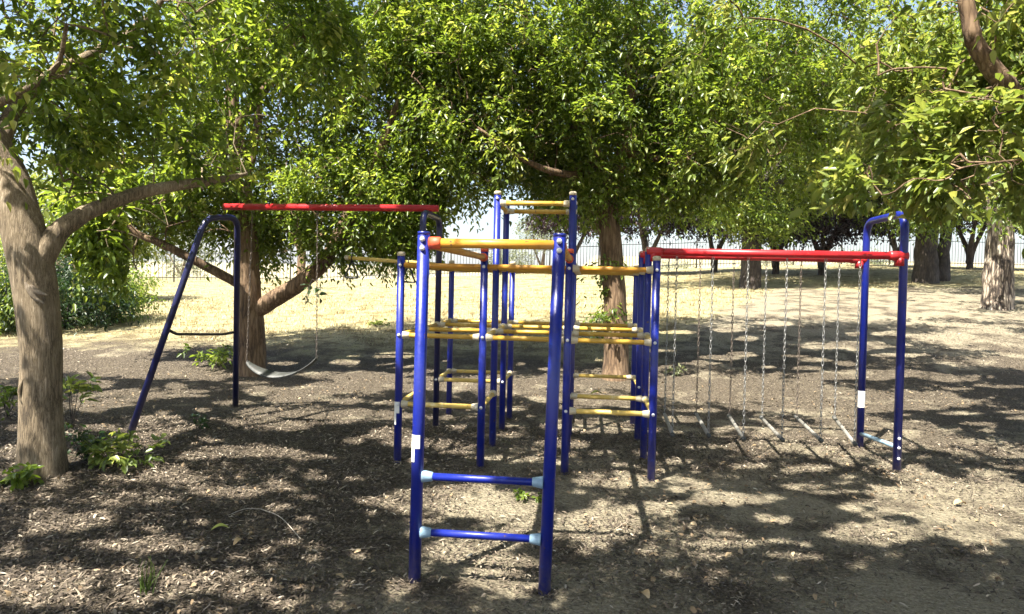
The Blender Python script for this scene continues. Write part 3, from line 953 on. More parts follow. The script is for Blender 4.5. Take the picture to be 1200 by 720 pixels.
make_tree('broadleaf_tree', 'tree with a sunlit pale trunk foot seen right behind the climbing frame', 'tree', b3,
          [(t3, [.25, .20, .18, .165, .16, .15, .12, .10, .08, .05])] + lim3,
          [(at(690, 100, D3), (3.2, 2.3, 1.6), 1900), (at(560, 120, D3 - .4), (1.8, 1.4, 1.3), 700), (at(850, 130, D3 + .3), (2.1, 1.6, 1.3), 850), (at(700, -60, D3), (3.8, 2.6, 1.6), 900), (at(690, 215, D3), (.95, .7, .5), 170), (at(1000, 70, D3 + .5), (1.8, 1.5, 1.3), 500), (at(800, 215, D3 + .4), (1.0, .8, .45), 210), (at(650, 190, D3), (.8, .7, .5), 140), (at(712, 350, D3 - .1), (.28, .2, .35), 16),
           (at(705, 330, D3 - .05), (.22, .2, .5), 14)],
          MAT['bark2'], MAT['leaf'], 303, thr=-.22, leaf=.080, nleaf=36, nnodes=110, seg=22, jitter=.08, lump=.12)

# --- tree whose trunk stands right of the frame, its limb and leaves hang into the top right
b7 = np.array([4.9, 4.6, float(ground_z(4.9, 4.6))])
t7 = [off(b7, 0, 0, -.1), off(b7, 0, 0, 1.0), off(b7, -.1, .1, 2.0), off(b7, -.3, .1, 3.0), off(b7, -.4, -.1, 4.6)]
lim7 = [([off(b7, -.1, .1, 1.9), at(1260, 170, 5.0), at(1172, 88, 4.9), at(1140, 42, 4.9), at(1120, -20, 4.9), at(1080, -120, 4.9)], [.12, .09, .068, .058, .05, .03]),
        ([off(b7, -.2, .1, 2.2), at(1330, 230, 4.8), at(1230, 190, 4.6), at(1190, 188, 4.5), at(1150, 192, 4.4)], [.04, .02, .012, .007, .004]),
        ([off(b7, -.3, .1, 3.0), (3.2, 2.6, 4.8), (1.4, 1.2, 5.4), (0, .6, 5.6)], [.11, .09, .06, .03]),
        ([off(b7, -.3, .1, 3.0), (5.6, 2.6, 4.6), (5.8, 1.0, 5.4)], [.09, .06, .03])]
make_tree('broadleaf_tree', 'tree beyond the right edge, thick bare limb and sunlit leaves hanging into view', 'tree', b7,
          [(t7, [.26, .2, .18, .16, .1])] + lim7,
          [(at(1080, 50, 6.2), (1.6, 1.2, .9), 380), (at(1180, 150, 5.8), (.9, .8, .5), 150), (at(1045, 205, 4.4), (.36, .3, .15), 40), (at(1185, 120, 4.6), (.35, .3, .25), 50), (at(1120, 5, 4.6), (.45, .3, .25), 60), (at(1150, 210, 4.6), (.5, .35, .16), 60), (at(1080, 150, 5.2), (.6, .5, .3), 70), (at(1130, 205, 4.8), (.5, .4, .2), 50), (at(905, 165, 6.1), (.5, .4, .22), 50), (at(960, 60, 6.4), (1.3, 1.1, .7), 240),
           ((1.6, 1.3, 5.2), (2.6, 2.0, 1.1), 1000), ((3.6, 3.0, 5.6), (2.2, 1.8, 1.2), 650), ((-.3, .2, 5.2), (2.0, 1.7, 1.0), 700), ((5.4, 2.4, 5.4), (2.2, 2.0, 1.1), 500), ((2.4, 3.6, 5.6), (1.8, 1.4, .9), 420), ((3.0, 6.0, 5.4), (1.9, 1.5, .9), 520), ((5.6, 6.3, 5.4), (1.9, 1.6, .9), 620), ((1.5, 6.2, 5.5), (1.7, 1.3, .8), 480), ((3.8, 7.4, 5.6), (2.2, 1.3, .8), 520), ((-.7, 1.1, 5.8), (1.5, 1.2, .8), 380)],  # crown masses out of view, put in overhead to throw shade on the play area
          MAT['bark2'], MAT['leaflight'], 707, leaf=.097, nleaf=34, nnodes=110, seg=18, extra_pts=np.vstack([SHADE[SHADE[:, 0] >= -.6], SHADE_MID]), clear=[(0, 250, 1045, 720, 9), (1000, 262, 1200, 720, 9)])

# --- taller trees on the bank to the right
def bank_tree(px, py, d, wpx, crown, seed, label, barkm, extra=None, lean=0, nl=26, leafm='leaf', leaf=.13):
    b = ground_at(px, py, d)
    r = wpx * d / 800 / 2
    k = d / 800
    pts = [off(b, 0, 0, -.2), off(b, 0, 0, .08), off(b, lean * .2, 0, .9), off(b, lean * .4, 0, 2.0), off(b, lean, .1, 3.6), off(b, lean * 1.4, .1, 5.5)]
    limbs = []
    rr = random.Random(seed)
    for i in range(5):
        a0 = rr.uniform(0, 6.28); z0 = rr.uniform(2.2, 3.6)
        dx, dy = math.cos(a0), math.sin(a0)
        s = off(b, lean * .6, .05, z0)
        limbs.append(([s, off(s, dx * .7, dy * .7, .7), off(s, dx * 1.7, dy * 1.7, 1.5), off(s, dx * 2.4, dy * 2.4, 2.6)], [r * .5, r * .4, r * .25, r * .1]))
    if extra: limbs += extra
    return make_tree('broadleaf_tree', label, 'tree', b, [(pts, [r * 1.35, r * 1.1, r * .95, r * .9, r * .7, r * .4])] + limbs, crown, barkm, MAT[leafm], seed, extra_pts=SHADE_BANK[np.abs(SHADE_BANK[:, 0] - b[0]) < 2.6],
                     leaf=leaf, nleaf=nl, nnodes=80, simple=True, spread=.5, seg=22, jitter=.16, lump=.12, twig=.008)


D4, D5, D6 = 20.0, 20.5, 15.0
bank_tree(879, 340, D4, 23, [(at(885, 150, D4), (3.4, 2.6, 2.2), 700), (at(800, 190, D4), (2.0, 1.6, 1.2), 240), (at(880, 235, D4 - .2), (1.5, 1.2, .7), 120), (at(950, 200, D4), (1.9, 1.6, 1.0), 260), (at(820, 225, D4 - .3), (1.9, 1.4, .8), 240), (at(900, 255, D4 - .3), (1.2, 1, .5), 110), (at(900, 80, D4 + 3), (3.6, 2.8, 2.2), 520)], 404,
          'dark straight trunked tree on the bank behind the chain steps', MAT['barkdark'])
bank_tree(1084, 338, D5, 25, [(at(1090, 130, D5), (3.2, 2.6, 2.4), 620), (at(1060, 210, D5 - .3), (1.6, 1.3, .9), 160), (at(1010, 190, D5), (1.5, 1.4, .9), 200), (at(1080, 245, D5 - .6), (1.3, .9, .6), 120), (at(1090, 90, D5 + 3), (3.6, 2.8, 2.2), 520), (at(1020, 225, D5 + 1), (1.6, 1.2, .7), 160)], 505,
          'double trunked tree on the bank just right of the blue arch', MAT['barkdark'],
          extra=[([ground_at(1103, 336, D5 + .4) - [0, 0, .1], at(1105, 300, D5 + .4), at(1115, 250, D5 + .4), at(1130, 190, D5 + .4)], [.24, .18, .15, .10])])
bank_tree(1168, 362, D6, 30, [(at(1180, 110, D6), (2.9, 2.4, 2.1), 640), (at(1120, 190, D6 - .2), (1.5, 1.2, .75), 150), (at(1215, 215, D6), (1.2, 1.2, .8), 160), (at(1150, 235, D6 - .9), (.9, .6, .4), 90), (at(1190, 60, D6 + 2.5), (3.0, 2.4, 2.0), 480)], 606,
          'tree with pale flaking bark and sun dapples at the far right of the bank', MAT['bark3'], leaf=.11)

# --- purple leaved plums along the fence
for i, (px, d, hh, wr, lab, sd_) in enumerate([
        (758, 26, 2.7, 1.8, 'purple leaved tree seen above the near end of the right red beam', 31),
        (836, 27, 2.6, 1.5, 'slender purple leaved tree left of the dark straight trunk', 32),
        (962, 23.5, 2.35, 2.15, 'dense dark purple tree between the dark trunk and the blue arch', 33),
        (1135, 26, 2.7, 2.1, 'purple leaved tree between the double trunk and the pale flaking, dappled trunk', 34),
        (908, 24.5, 2.3, 1.3, 'purple leaved tree just right of the dark straight trunk', 37), (1050, 28, 2.6, 1.7, 'purple leaved tree seen through the blue arch', 39),
        (1215, 25, 2.6, 1.7, 'purple leaved tree cut off by the right edge of the view', 35),
        (668, 30, 2.8, 1.4, 'small purple leaved tree showing behind the tall blue posts', 36)]):
    b = ground_at(px, 330, d)
    zc = b[2] + hh
    st = []
    rr = random.Random(sd_)
    for k in range(3):
        a0 = k * 2.1 + rr.uniform(-.4, .4)
        st.append(([off(b, 0, 0, -.1 if k == 0 else .25), off(b, .1 * math.cos(a0), .1 * math.sin(a0), .7), off(b, .45 * math.cos(a0), .45 * math.sin(a0), 1.5), off(b, .9 * math.cos(a0), .9 * math.sin(a0), 2.5)], [.13, .10, .07, .03]))
    make_tree('plum_tree', lab, 'tree', b, st, [((b[0], b[1], zc), (wr, wr, 1.15), 520 if px == 962 else 280), ((b[0] + .2, b[1], zc + 1.3), (wr * .95, wr, 1.0), 170), ((b[0] - wr * .7, b[1], zc - .35), (wr * .7, wr * .7, .6), 70), ((b[0] + wr * .8, b[1], zc - .3), (wr * .7, wr * .7, .6), 70)], MAT['barkdark'], MAT['plum'], sd_,
              leaf=.12, nleaf=30, nnodes=26, simple=True, use_mask=None, spread=.42, seg=9, twig=.008, thr=-.2, group='purple leaved trees along the fence', wf=.6, nscale=1.2)

# --- pale tree past the fence
b = ground_at(635, 318, 44)
make_tree('olive_tree', 'pale grey green tree standing past the fence', 'tree', b,
          [([off(b, 0, 0, -.1), off(b, .05, 0, 1.2), off(b, .2, 0, 2.5)], [.16, .12, .06]), ([off(b, 0, 0, .8), off(b, -.6, .2, 2.2)], [.08, .04])],
          [((b[0], b[1], b[2] + 3.2), (1.7, 1.6, 1.3), 160)], MAT['bark2'], MAT['olive'], 37, leaf=.14, nleaf=28, nnodes=20, simple=True, use_mask=None, spread=.5, seg=9, thr=-.3)

# --- trees further back
b = ground_at(112, 345, 18.5)
make_tree('broadleaf_tree', 'bright green leafy tree behind the left hedge, half hidden by the long low limb', 'tree', b,
          [([off(b, 0, 0, -.1), off(b, .05, 0, .8), off(b, .1, 0, 1.7), off(b, .1, 0, 3)], [.16, .12, .09, .05]), ([off(b, 0, 0, .8), off(b, .7, .2, 1.8)], [.07, .04])],
          [(at(100, 240, 18.5), (1.7, 1.5, 1.2), 330), (at(40, 280, 18.6), (1.0, .9, .8), 120), (at(140, 285, 18.3), (.75, .8, .6), 100)], MAT['bark2'], MAT['leaflight'], 48, leaf=.12, nleaf=28, nnodes=30, simple=True, use_mask=None, spread=.4, seg=9, thr=-.3)
b = ground_at(352, 322, 23)
make_tree('broadleaf_tree', 'bright green tree further back, showing between the swing tree and the climbing frame', 'tree', b,
          [([off(b, 0, 0, -.1), off(b, .05, 0, 1.2), off(b, .1, 0, 2.5), off(b, .1, 0, 4)], [.17, .13, .10, .05]), ([off(b, 0, 0, 1.2), off(b, -.7, .2, 2.4)], [.08, .04])],
          [(at(350, 225, 23), (1.9, 1.7, 1.3), 300), (at(300, 262, 23.4), (1.1, 1, .6), 90), (at(400, 255, 23), (1.2, 1, .7), 100)], MAT['bark2'], MAT['leaflight'], 38, leaf=.13, nleaf=28, nnodes=30, simple=True, spread=.45, seg=9, thr=-.3)
for i, (px, d, rx, rz, lab) in enumerate([(598, 62, 2.6, 1.5, 'hazy far bush seen through the pickets between the tall blue posts'), (905, 70, 3.4, 1.5, 'hazy far bush past the fence, between the dark trunk and the dense plum'),
                                           (1010, 58, 2.6, 1.4, 'hazy far bush past the fence, just left of the blue arch'), (790, 80, 3.2, 1.6, 'hazy far bush past the fence above the middle of the right beam'),
                                           (215, 60, 3.2, 2.2, 'hazy far tree past the fence at the left, behind the low bare limb'), (470, 75, 4.0, 2.0, 'hazy far tree past the fence behind the yellow side bar')]):
    b = ground_at(px, 320, d)
    hz = 2.6 + .5 * (i % 2)
    make_tree('far_tree', lab, 'tree', b, [([off(b, 0, 0, -.1), off(b, 0, 0, hz * .5), off(b, .2, 0, hz)], [.2, .14, .06]), ([off(b, 0, 0, .4), off(b, -rx * .5, .2, hz)], [.12, .05])],
              [(off(b, 0, 0, hz), (rx, rx * .7, rz), 150)], MAT['bark2'], MAT['olive'], 380 + i, leaf=.2, nleaf=26, nnodes=20, simple=True, use_mask=None, spread=.7, seg=8, thr=-.4)

# --- bushes at the left
def bush(px, py, d, rx, rz, n, seed, label, leafm, leaf=.085):
    b = ground_at(px, py, d)
    st = []
    rr = random.Random(seed)
    for k in range(5):
        a0 = k * 1.26 + rr.uniform(-.3, .3); q = rr.uniform(.3, .6) * rx
        st.append(([off(b, 0, 0, -.05), off(b, q * .4 * math.cos(a0), q * .4 * math.sin(a0), rz * .6), off(b, q * math.cos(a0), q * math.sin(a0), rz * 1.3)], [.04, .03, .012]))
    return make_tree('shrub', label, 'shrub', b, st, [(off(b, 0, 0, rz * .9), (rx, rx * .8, rz * .95), n)], MAT['barkdark'], MAT[leafm], seed, leaf=leaf, nleaf=30, nnodes=30, simple=True,
                     use_mask=None, spread=.3, seg=8, thr=-.5)


bush(72, 380, 13.6, 1.35, .82, 420, 41, 'large dark leafy bush behind the left grey trunk', 'leafdark')  # dark green leaf colour also stands in for the shadows inside the bush
bush(128, 366, 14.6, 1.0, .72, 240, 42, 'rounder mid green bush at the right end of the left hedge', 'leaf')
bush(-10, 384, 13.2, .9, .72, 200, 43, 'bush cut off by the left edge of the view', 'leaf')
bush(20, 352, 19, 1.6, 1.1, 240, 44, 'taller bush further back behind the left hedge', 'leaf', .1)

# ------------------------------------------------------------------ picket fence across the back
fA = ground_at(-120, 330, 25.5); fB = ground_at(470, 322, 32.0); fC = ground_at(1350, 324, 33.0)
fr = empty('picket_fence', fB, 'dark metal picket fence running across the back behind the trees', 'fence')
pk = MB()
HF = 1.45
path = [fA, fB, fC]
posts_at = []
for A_, B_ in zip(path, path[1:]):
    L_ = np.linalg.norm((B_ - A_)[:2])
    n_ = int(L_ / .145)
    for i in range(n_):
        p = A_ + (B_ - A_) * (i / n_)
        p = np.array([p[0], p[1], float(ground_z(p[0], p[1]))])
        if i % 16 == 0:
            posts_at.append(p); continue
        lathe(pk, p + [0, 0, .08], (0, 0, 1), [(0, .011), (HF - .12, .011), (HF - .06, .002)], 4)
    for zz in (.2, HF - .22):
        for i in range(0, n_, 8):
            a_ = A_ + (B_ - A_) * (i / n_); b_ = A_ + (B_ - A_) * (min(n_, i + 8) / n_)
            a_ = [a_[0], a_[1], float(ground_z(a_[0], a_[1])) + zz]; b_ = [b_[0], b_[1], float(ground_z(b_[0], b_[1])) + zz]
            tube(pk, [a_, b_], .018, 4)
pk.build('picket_panel', MAT['fence'], fr, fB, smooth=False)
for p in posts_at:
    m_ = MB()
    lathe(m_, p - [0, 0, .1], (0, 0, 1), [(0, .035), (HF + .16, .035), (HF + .2, .02)], 6)
    m_.build('fence_post', MAT['fence'], fr, fB, smooth=False)

# ------------------------------------------------------------------ climbing frame
COLS = [-1.475, -.80, -.13, .54]
ROWS = [5.35, 6.06, 6.76, 7.43]
YF = 3.31
PR = .0305
frame = empty('climbing_frame', (-.47, 6.4, 0), 'blue climbing frame with yellow rungs, red beams, front ladder and arched end legs', 'climbing frame')
FO = np.array([-.47, 6.4, 0])
ZT, ZM, ZL = 1.615, 1.055, .50          # rung heights
TOP = 1.70


def part(mb, name, mat, parent=frame):
    """part or sub-part whose mesh is built in world coordinates"""
    return mb.build(name, mat, parent, FO)


def post(x, y, ztop, bolts=(), cap='cream', sticker=None, mat='blue', bdir=(0, -1, 0), lean=0.0):
    g = float(ground_z(x, y))
    m_ = MB()
    tube(m_, [(x - lean, y, g - .08), (x, y, ztop)], PR, 20)
    p = part(m_, 'post', MAT[mat])
    if cap:
        m_ = MB()
        lathe(m_, (x, y, ztop - .012), (0, 0, 1), ([(0, PR + .002), (.026, PR + .002), (.034, PR * .8), (.037, .004)] if cap != mat else [(0, PR + .001), (.0145, PR + .001), (.016, PR * .9), (.0165, .004)]), 16)
        part(m_, 'cap', MAT[cap], p)
    for z in bolts:
        m_ = MB()
        q = np.array([x, y, z]) + np.array(bdir) * (PR - .004)
        lathe(m_, q, bdir, [(0, .0135), (.006, .0135), (.012, .009), (.0145, .002)], 10)
        part(m_, 'bolt', MAT['bolt'], p)
    if sticker:
        z0, z1 = sticker
        m_ = MB()
        n_ = 9
        an = np.linspace(math.radians(205), math.radians(300), n_)
        for (za, zb, k0, k1) in ((z0, z1, 0, 4), ((z0 + z1) / 2, z1, 4, n_ - 1)):
            V = []; Q = []
            for k in range(k0, k1 + 1):
                c_, s_ = math.cos(an[k]) * (PR + .0015), math.sin(an[k]) * (PR + .0015)
                V += [(x - lean * (1 - za / ztop) + c_, y + s_, za), (x - lean * (1 - zb / ztop) + c_, y + s_, zb)]
            for k in range(k1 - k0):
                Q.append((2 * k, 2 * k + 2, 2 * k + 3, 2 * k + 1))
            m_.add(V, Q)
        part(m_, 'sticker', MAT['sticker'], p)
    return p


def rung(a_, b_, mat, r=.0195, sock='cream', gap=PR, sl=.05, sr=.030):
    a_ = np.asarray(a_, float); b_ = np.asarray(b_, float)
    d = (b_ - a_) / np.linalg.norm(b_ - a_)
    a2, b2 = a_ + d * (gap - .004), b_ - d * (gap - .004)
    m_ = MB()
    tube(m_, [a2, b2], r, 14)
    rg = part(m_, 'rung', MAT[mat])
    if sock:
        for s, e in ((a2, d), (b2, -d)):
            m_ = MB()
            lathe(m_, s, e, [(0, sr * 1.1), (.012, sr), (sl, r + .004), (sl + .004, r + .001)], 14)
            part(m_, 'socket', MAT[sock], rg)
    return rg


for r_, y in enumerate(ROWS):
    for c_, x in enumerate(COLS):
        tall = r_ in (1, 2) and c_ in (1, 2)
        if r_ in (1, 2) and c_ == 0:
            continue                                    # these two are the legs of the swing arch
        top = 2.285 if tall else (1.80 if (c_ == 3 and r_ in (1, 2)) else TOP)
        if r_ == 0 and c_ in (1, 2): top = 1.745
        bl = [ZM]
        if c_ in (0, 1, 2, 3): bl.append(ZL)
        bl.append(ZT)
        if tall: bl.append(2.24)
        post(x, y, top, bl, cap='redplastic' if (r_ == 0 and c_ in (1, 2)) else 'cream', sticker=(.335, .52) if (r_ == 0 and c_ == 0) else None)
# cross rungs
for r_, y in enumerate(ROWS):
    for c_ in range(3):
        x0, x1 = COLS[c_], COLS[c_ + 1]
        rung((x0, y, ZM), (x1, y, ZM), 'yellow')
        rung((x0, y, ZT), (x1, y, ZT), 'orange' if r_ == 0 else 'yellow', .0205, 'cream' if c_ == 2 else None)
        if (c_ == 0 and r_ in (0, 2, 3)) or (c_ == 2 and r_ in (0, 1, 3)):
            rung((x0, y, ZL), (x1, y, ZL), 'pale_yellow')
# side rungs, front to back
for c_, x in enumerate(COLS):
    for r_ in range(3):
        y0, y1 = ROWS[r_], ROWS[r_ + 1]
        rung((x, y0, ZM), (x, y1, ZM), 'pale_yellow' if c_ else 'yellow')
        rung((x, y0, ZT), (x, y1, ZT), 'yellow', .0195, None)
        if r_ in (0, 2):
            rung((x, y0, ZL), (x, y1, ZL), 'pale_yellow')
# head-high rungs of the tall centre
for y in (ROWS[1], ROWS[2]):
    rung((COLS[1], y, 2.20), (COLS[2], y, 2.20), 'yellow', .022)
for x in (COLS[1], COLS[2]):
    rung((x, ROWS[1], 2.20), (x, ROWS[2], 2.20), 'yellow', .02)
# front ladder
ZR = 1.683
for k, x in enumerate((COLS[1], COLS[2])):
    post(x, YF, 1.735, (1.70, 1.655), cap='blue', sticker=(.60, .735) if k == 0 else None, lean=.037 if k else .015)
for z in (.525, .245):          # rungs follow the slight lean of the ladder legs
    rung((COLS[1] - .015 * (1 - z / 1.735), YF, z), (COLS[2] - .037 * (1 - z / 1.735), YF, z), 'blue', .0185, 'paleblue', sl=.05, sr=.029)
m_ = MB()
tube(m_, [(COLS[1] + PR - .004, YF, ZR), (COLS[2] - PR + .004, YF, ZR)], .0235, 16)
bar = part(m_, 'top_bar', MAT['orange'])
m_ = MB()
lathe(m_, (COLS[1] + PR - .003, YF, ZR), (1, 0, 0), [(0, .031), (.055, .031), (.06, .026)], 16)
part(m_, 'connector', MAT['redplastic'], bar)
for x in (COLS[1], COLS[2]):
    m_ = MB()
    tube(m_, [(x, YF + PR - .003, ZR), (x, ROWS[0] - PR + .003, ZR + .004)], .0235, 16)
    rl = part(m_, 'side_rail', MAT['orange'])
    for s, e, q in (((x, YF + PR - .002, ZR), (0, 1, 0), 0), ((x, ROWS[0] - PR + .002, ZR + .004), (0, -1, 0), 0)):
        m_ = MB()
        lathe(m_, s, e, [(0, .033), (.07, .033), (.075, .027)], 16)
        part(m_, 'connector', MAT['redplastic'], rl)

# swing arch on the left side of the tower
xA = COLS[0]
gA = float(ground_z(xA, ROWS[1]))
m_ = MB()
arch = rounded_path([(xA, ROWS[1], gA - .08), (xA, ROWS[1], 2.115), (xA, ROWS[2], 2.115), (xA, ROWS[2], float(ground_z(xA, ROWS[2])) - .08)], .13)
tube(m_, arch, PR, 18)
ar = part(m_, 'arch', MAT['navy'])
for y in (ROWS[1], ROWS[2]):
    for z in (ZM, ZL, ZT):
        m_ = MB()
        lathe(m_, (xA, y - PR + .004, z), (0, -1, 0), [(0, .0135), (.006, .0135), (.012, .009), (.0145, .002)], 10)
        part(m_, 'bolt', MAT['bolt'], ar)

# splayed end legs of the swing
pN = on_ground(150, 509); pFar = on_ground(276, 476)
topN = at(240, 258, 6.70); topF = at(278.5, 258, 7.05)
mid = (topN + topF) / 2
m_ = MB()
tube(m_, rounded_path([off(pN, 0, 0, -.06), topN + (topN - pN) * .012, topF + np.array([0, 0, .03]), off(pFar, 0, 0, -.06)], .13), PR, 18)
legs = part(m_, 'end_frame', MAT['navy'])
qa = pN + (topN - pN) * .475; qb = pFar + (topF - pFar) * .42
di = (qb - qa)
m_ = MB()
tube(m_, rounded_path([qa, qa + di * .12 - np.array([0, 0, .055]), qb - di * .2 - np.array([0, 0, .035]), qb], .05), .014, 12)
part(m_, 'brace', MAT['black'], legs)
# red swing beam
bl_ = at(263, 242.5, 6.88); br_ = np.array([xA + .06, (ROWS[1] + ROWS[2]) / 2, 2.185])
m_ = MB()
tube(m_, [bl_, br_], .033, 18)
part(m_, 'beam', MAT['red'])
SWA, SWB = bl_, br_

# right arch and its two beams
xR = 2.655
yN, yB = 6.07, 6.93
m_ = MB()
gN, gB = float(ground_z(xR, yN)), float(ground_z(xR + .02, yB))
tube(m_, rounded_path([(xR, yN, gN - .06), (xR, yN, 2.15), (xR + .03, yB, 2.15), (xR + .03, yB, gB - .06)], .15), .033, 18)
ra = part(m_, 'arch', MAT['blue'])
m_ = MB()
tube(m_, [(xR, yN + .025, gN + .20), (xR + .03, yB - .025, gB + .14)], .019, 12)
part(m_, 'foot_bar', MAT['paleblue'], ra)
m_ = MB()
n_ = 7
an = np.linspace(math.radians(190), math.radians(330), n_)
V = []; Q = []
for k in range(n_):
    V += [(xR + .03 + math.cos(an[k]) * .0345, yB + math.sin(an[k]) * .0345, .36), (xR + .03 + math.cos(an[k]) * .0345, yB + math.sin(an[k]) * .0345, .52)]
    if k: Q.append((2 * k - 2, 2 * k, 2 * k + 1, 2 * k - 1))
m_.add(V, Q)
part(m_, 'sticker', MAT['sticker'], ra)
for z in (gN + .11, gN + .2, gN + .28):
    m_ = MB()
    lathe(m_, (xR, yN - .029, z), (0, -1, 0), [(0, .0135), (.006, .0135), (.012, .009), (.0145, .002)], 10)
    part(m_, 'bolt', MAT['bolt'], ra)
ZB = 1.79
BEAMS = []
for (y0, y1) in ((ROWS[1], yN), (ROWS[2], yB)):
    A_ = np.array([COLS[3] + .02, y0, ZB]); B_ = np.array([xR - .02, y1, ZB])
    BEAMS.append((A_, B_))
    m_ = MB()
    tube(m_, [A_, B_], .033, 18)
    bm_ = part(m_, 'beam', MAT['red'])
    for s, e, l_ in ((A_ - [.04, 0, 0], (1, 0, 0), .14), (B_ + [.05, 0, 0], (-1, 0, 0), .15)):
        m_ = MB()
        lathe(m_, s, e, [(0, .037), (.02, .040), (l_ - .02, .040), (l_, .035)], 18)
        lathe(m_, (s[0] + e[0] * .06, s[1], ZB - .085), (0, 0, 1), [(0, .039), (.07, .039)], 18)
        part(m_, 'connector', MAT['red'], bm_)
# pull-up bar sticking out to the left, with black hand grips
pa = np.array([xA - PR + .004, ROWS[2] + .0, 1.66]); pb = at(405, 302, 6.95)
m_ = MB()
tube(m_, [pa, pb], .0195, 14)
pu = part(m_, 'side_bar', MAT['pale_yellow'])
m_ = MB()
lathe(m_, pb, pa - pb, [(-.012, .012), (0, .026), (.03, .026), (.034, .02)], 14)
part(m_, 'cap', MAT['cream'], pu)


def grip(px, label):
    t = (px - 405) / (488 - 405)
    q = pb + (pa - pb) * t
    m_ = MB()
    rt = empty('hand_grip', q, label, 'hand grip', 'black triangular hand grips')
    x = (pa - pb) / np.linalg.norm(pa - pb)
    loop = rounded_path([q + [0, 0, -.02], q + x * .07 + [0, 0, -.20], q - x * .07 + [0, 0, -.20], q + [0, 0, -.021]], .02, 5)
    tube(m_, loop, .009, 8)
    m_.build('handle', MAT['black'], rt, q)
    m_ = MB()
    an_ = np.linspace(0, 2 * math.pi, 14, endpoint=False)
    yv = np.cross(x, [0, 0, 1.0])
    tube(m_, [q + .026 * (math.cos(a_) * yv + math.sin(a_) * np.array([0, 0, 1.0])) for a_ in an_], .005, 6, closed=True)
    m_.build('strap', MAT['black'], rt, q)


grip(411, 'black triangular hand grip hanging near the free end of the yellow side bar')
grip(463, 'black triangular hand grip hanging beside the left front post')

# ------------------------------------------------------------------ chains
def chain(a_, b_, parent, origin, mat='steel', sag=0.0, pitch=.036, wire=.0030, w=.0085, seed=1):
    a_ = np.asarray(a_, float); b_ = np.asarray(b_, float)
    L_ = np.linalg.norm(b_ - a_)
    n = max(4, int(L_ / pitch))
    T = (b_ - a_) / L_
    u = np.cross(T, [0, 1.0, .01]); u /= np.linalg.norm(u); v = np.cross(T, u)
    m_ = MB()
    rr = random.Random(seed)
    tw = rr.uniform(0, 3)
    for i in range(n):
        t = (i + .5) / n
        c = a_ + (b_ - a_) * t
        ph = tw + (i % 2) * math.pi / 2 + i * .11
        x = math.cos(ph) * u + math.sin(ph) * v
        h = L_ / n * .5 + .005
        pts = []
        for q in np.linspace(0, 2 * math.pi, 10, endpoint=False):
            pts.append(c + T * h * math.cos(q) * (1.0) + x * w * math.copysign(abs(math.sin(q)) ** .7, math.sin(q)))
        tube(m_, pts, wire, 5, closed=True)
    return m_.build('chain', MAT[mat], parent, origin)


MAT['stepbar'] = paint('scuffed_grey_plastic', (.20, .19, .165), (.36, .345, .31), .5, .55, 14)
MAT['chain_rust'] = paint('rusty_chain', (.13, .105, .085), (.24, .21, .18), .5, .58, 40, .4)
near_px = [(788, 509), (830, 508), (871, 508), (916.6, 513), (961.5, 513), (1001.6, 515)]
far_px = [(779, 486), (816.5, 486), (855.5, 489), (893, 494), (934, 494), (978, 493)]
ordw = ['first', 'second', 'third', 'fourth', 'fifth', 'sixth']
for i in range(6):
    x = .54 + (xR - .54) * (i + .55) / 6.35
    # solve the x on each beam from where the photo shows the step ends
    def on_beam(bm, px):
        A_, B_ = bm
        best = min(np.linspace(0, 1, 400), key=lambda t: abs(pix(A_ + (B_ - A_) * t - np.array([0, 0, 1.5]))[0] - px))
        return A_ + (B_ - A_) * best
    tn = on_beam(BEAMS[0], near_px[i][0]); tf = on_beam(BEAMS[1], far_px[i][0])
    zn = .20 + .01 * math.sin(i * 2.1); zf = .235 + .012 * math.sin(i * 1.7)
    zg = float(ground_z(tn[0], tn[1]))
    pn = np.array([tn[0], tn[1], zn]); pf = np.array([tf[0], tf[1], zf])
    rt = empty('hanging_step', (pn + pf) / 2, '%s chain-hung step counted from the blue tower towards the right arch' % ordw[i], 'hanging step', 'chain-hung steps under the right beams')
    og = (pn + pf) / 2
    m_ = MB()
    dd = (pf - pn) / np.linalg.norm(pf - pn)
    tube(m_, [pn - dd * .03, pf + dd * .03], .0165, 12)
    sb = m_.build('step_bar', MAT['stepbar'], rt, og)
    for e, s in ((pn, -1), (pf, 1)):
        m_ = MB()
        lathe(m_, e + dd * s * .025, dd * s, [(-.02, .0195), (.012, .0195), (.018, .013)], 12)
        m_.build('end_cap', MAT['rubber'], sb, og)
    chain(tn - [0, 0, .03], pn + [0, 0, .018], rt, og, 'steel', seed=i * 2)
    chain(tf - [0, 0, .03], pf + [0, 0, .018], rt, og, 'chain_rust' if i in (1, 2, 4) else 'steel', seed=i * 2 + 1)

# ------------------------------------------------------------------ swing with a sagging strap seat
def beam_at(px):
    best = min(np.linspace(0, 1, 400), key=lambda t: abs(pix(SWA + (SWB - SWA) * t)[0] - px))
    return SWA + (SWB - SWA) * best


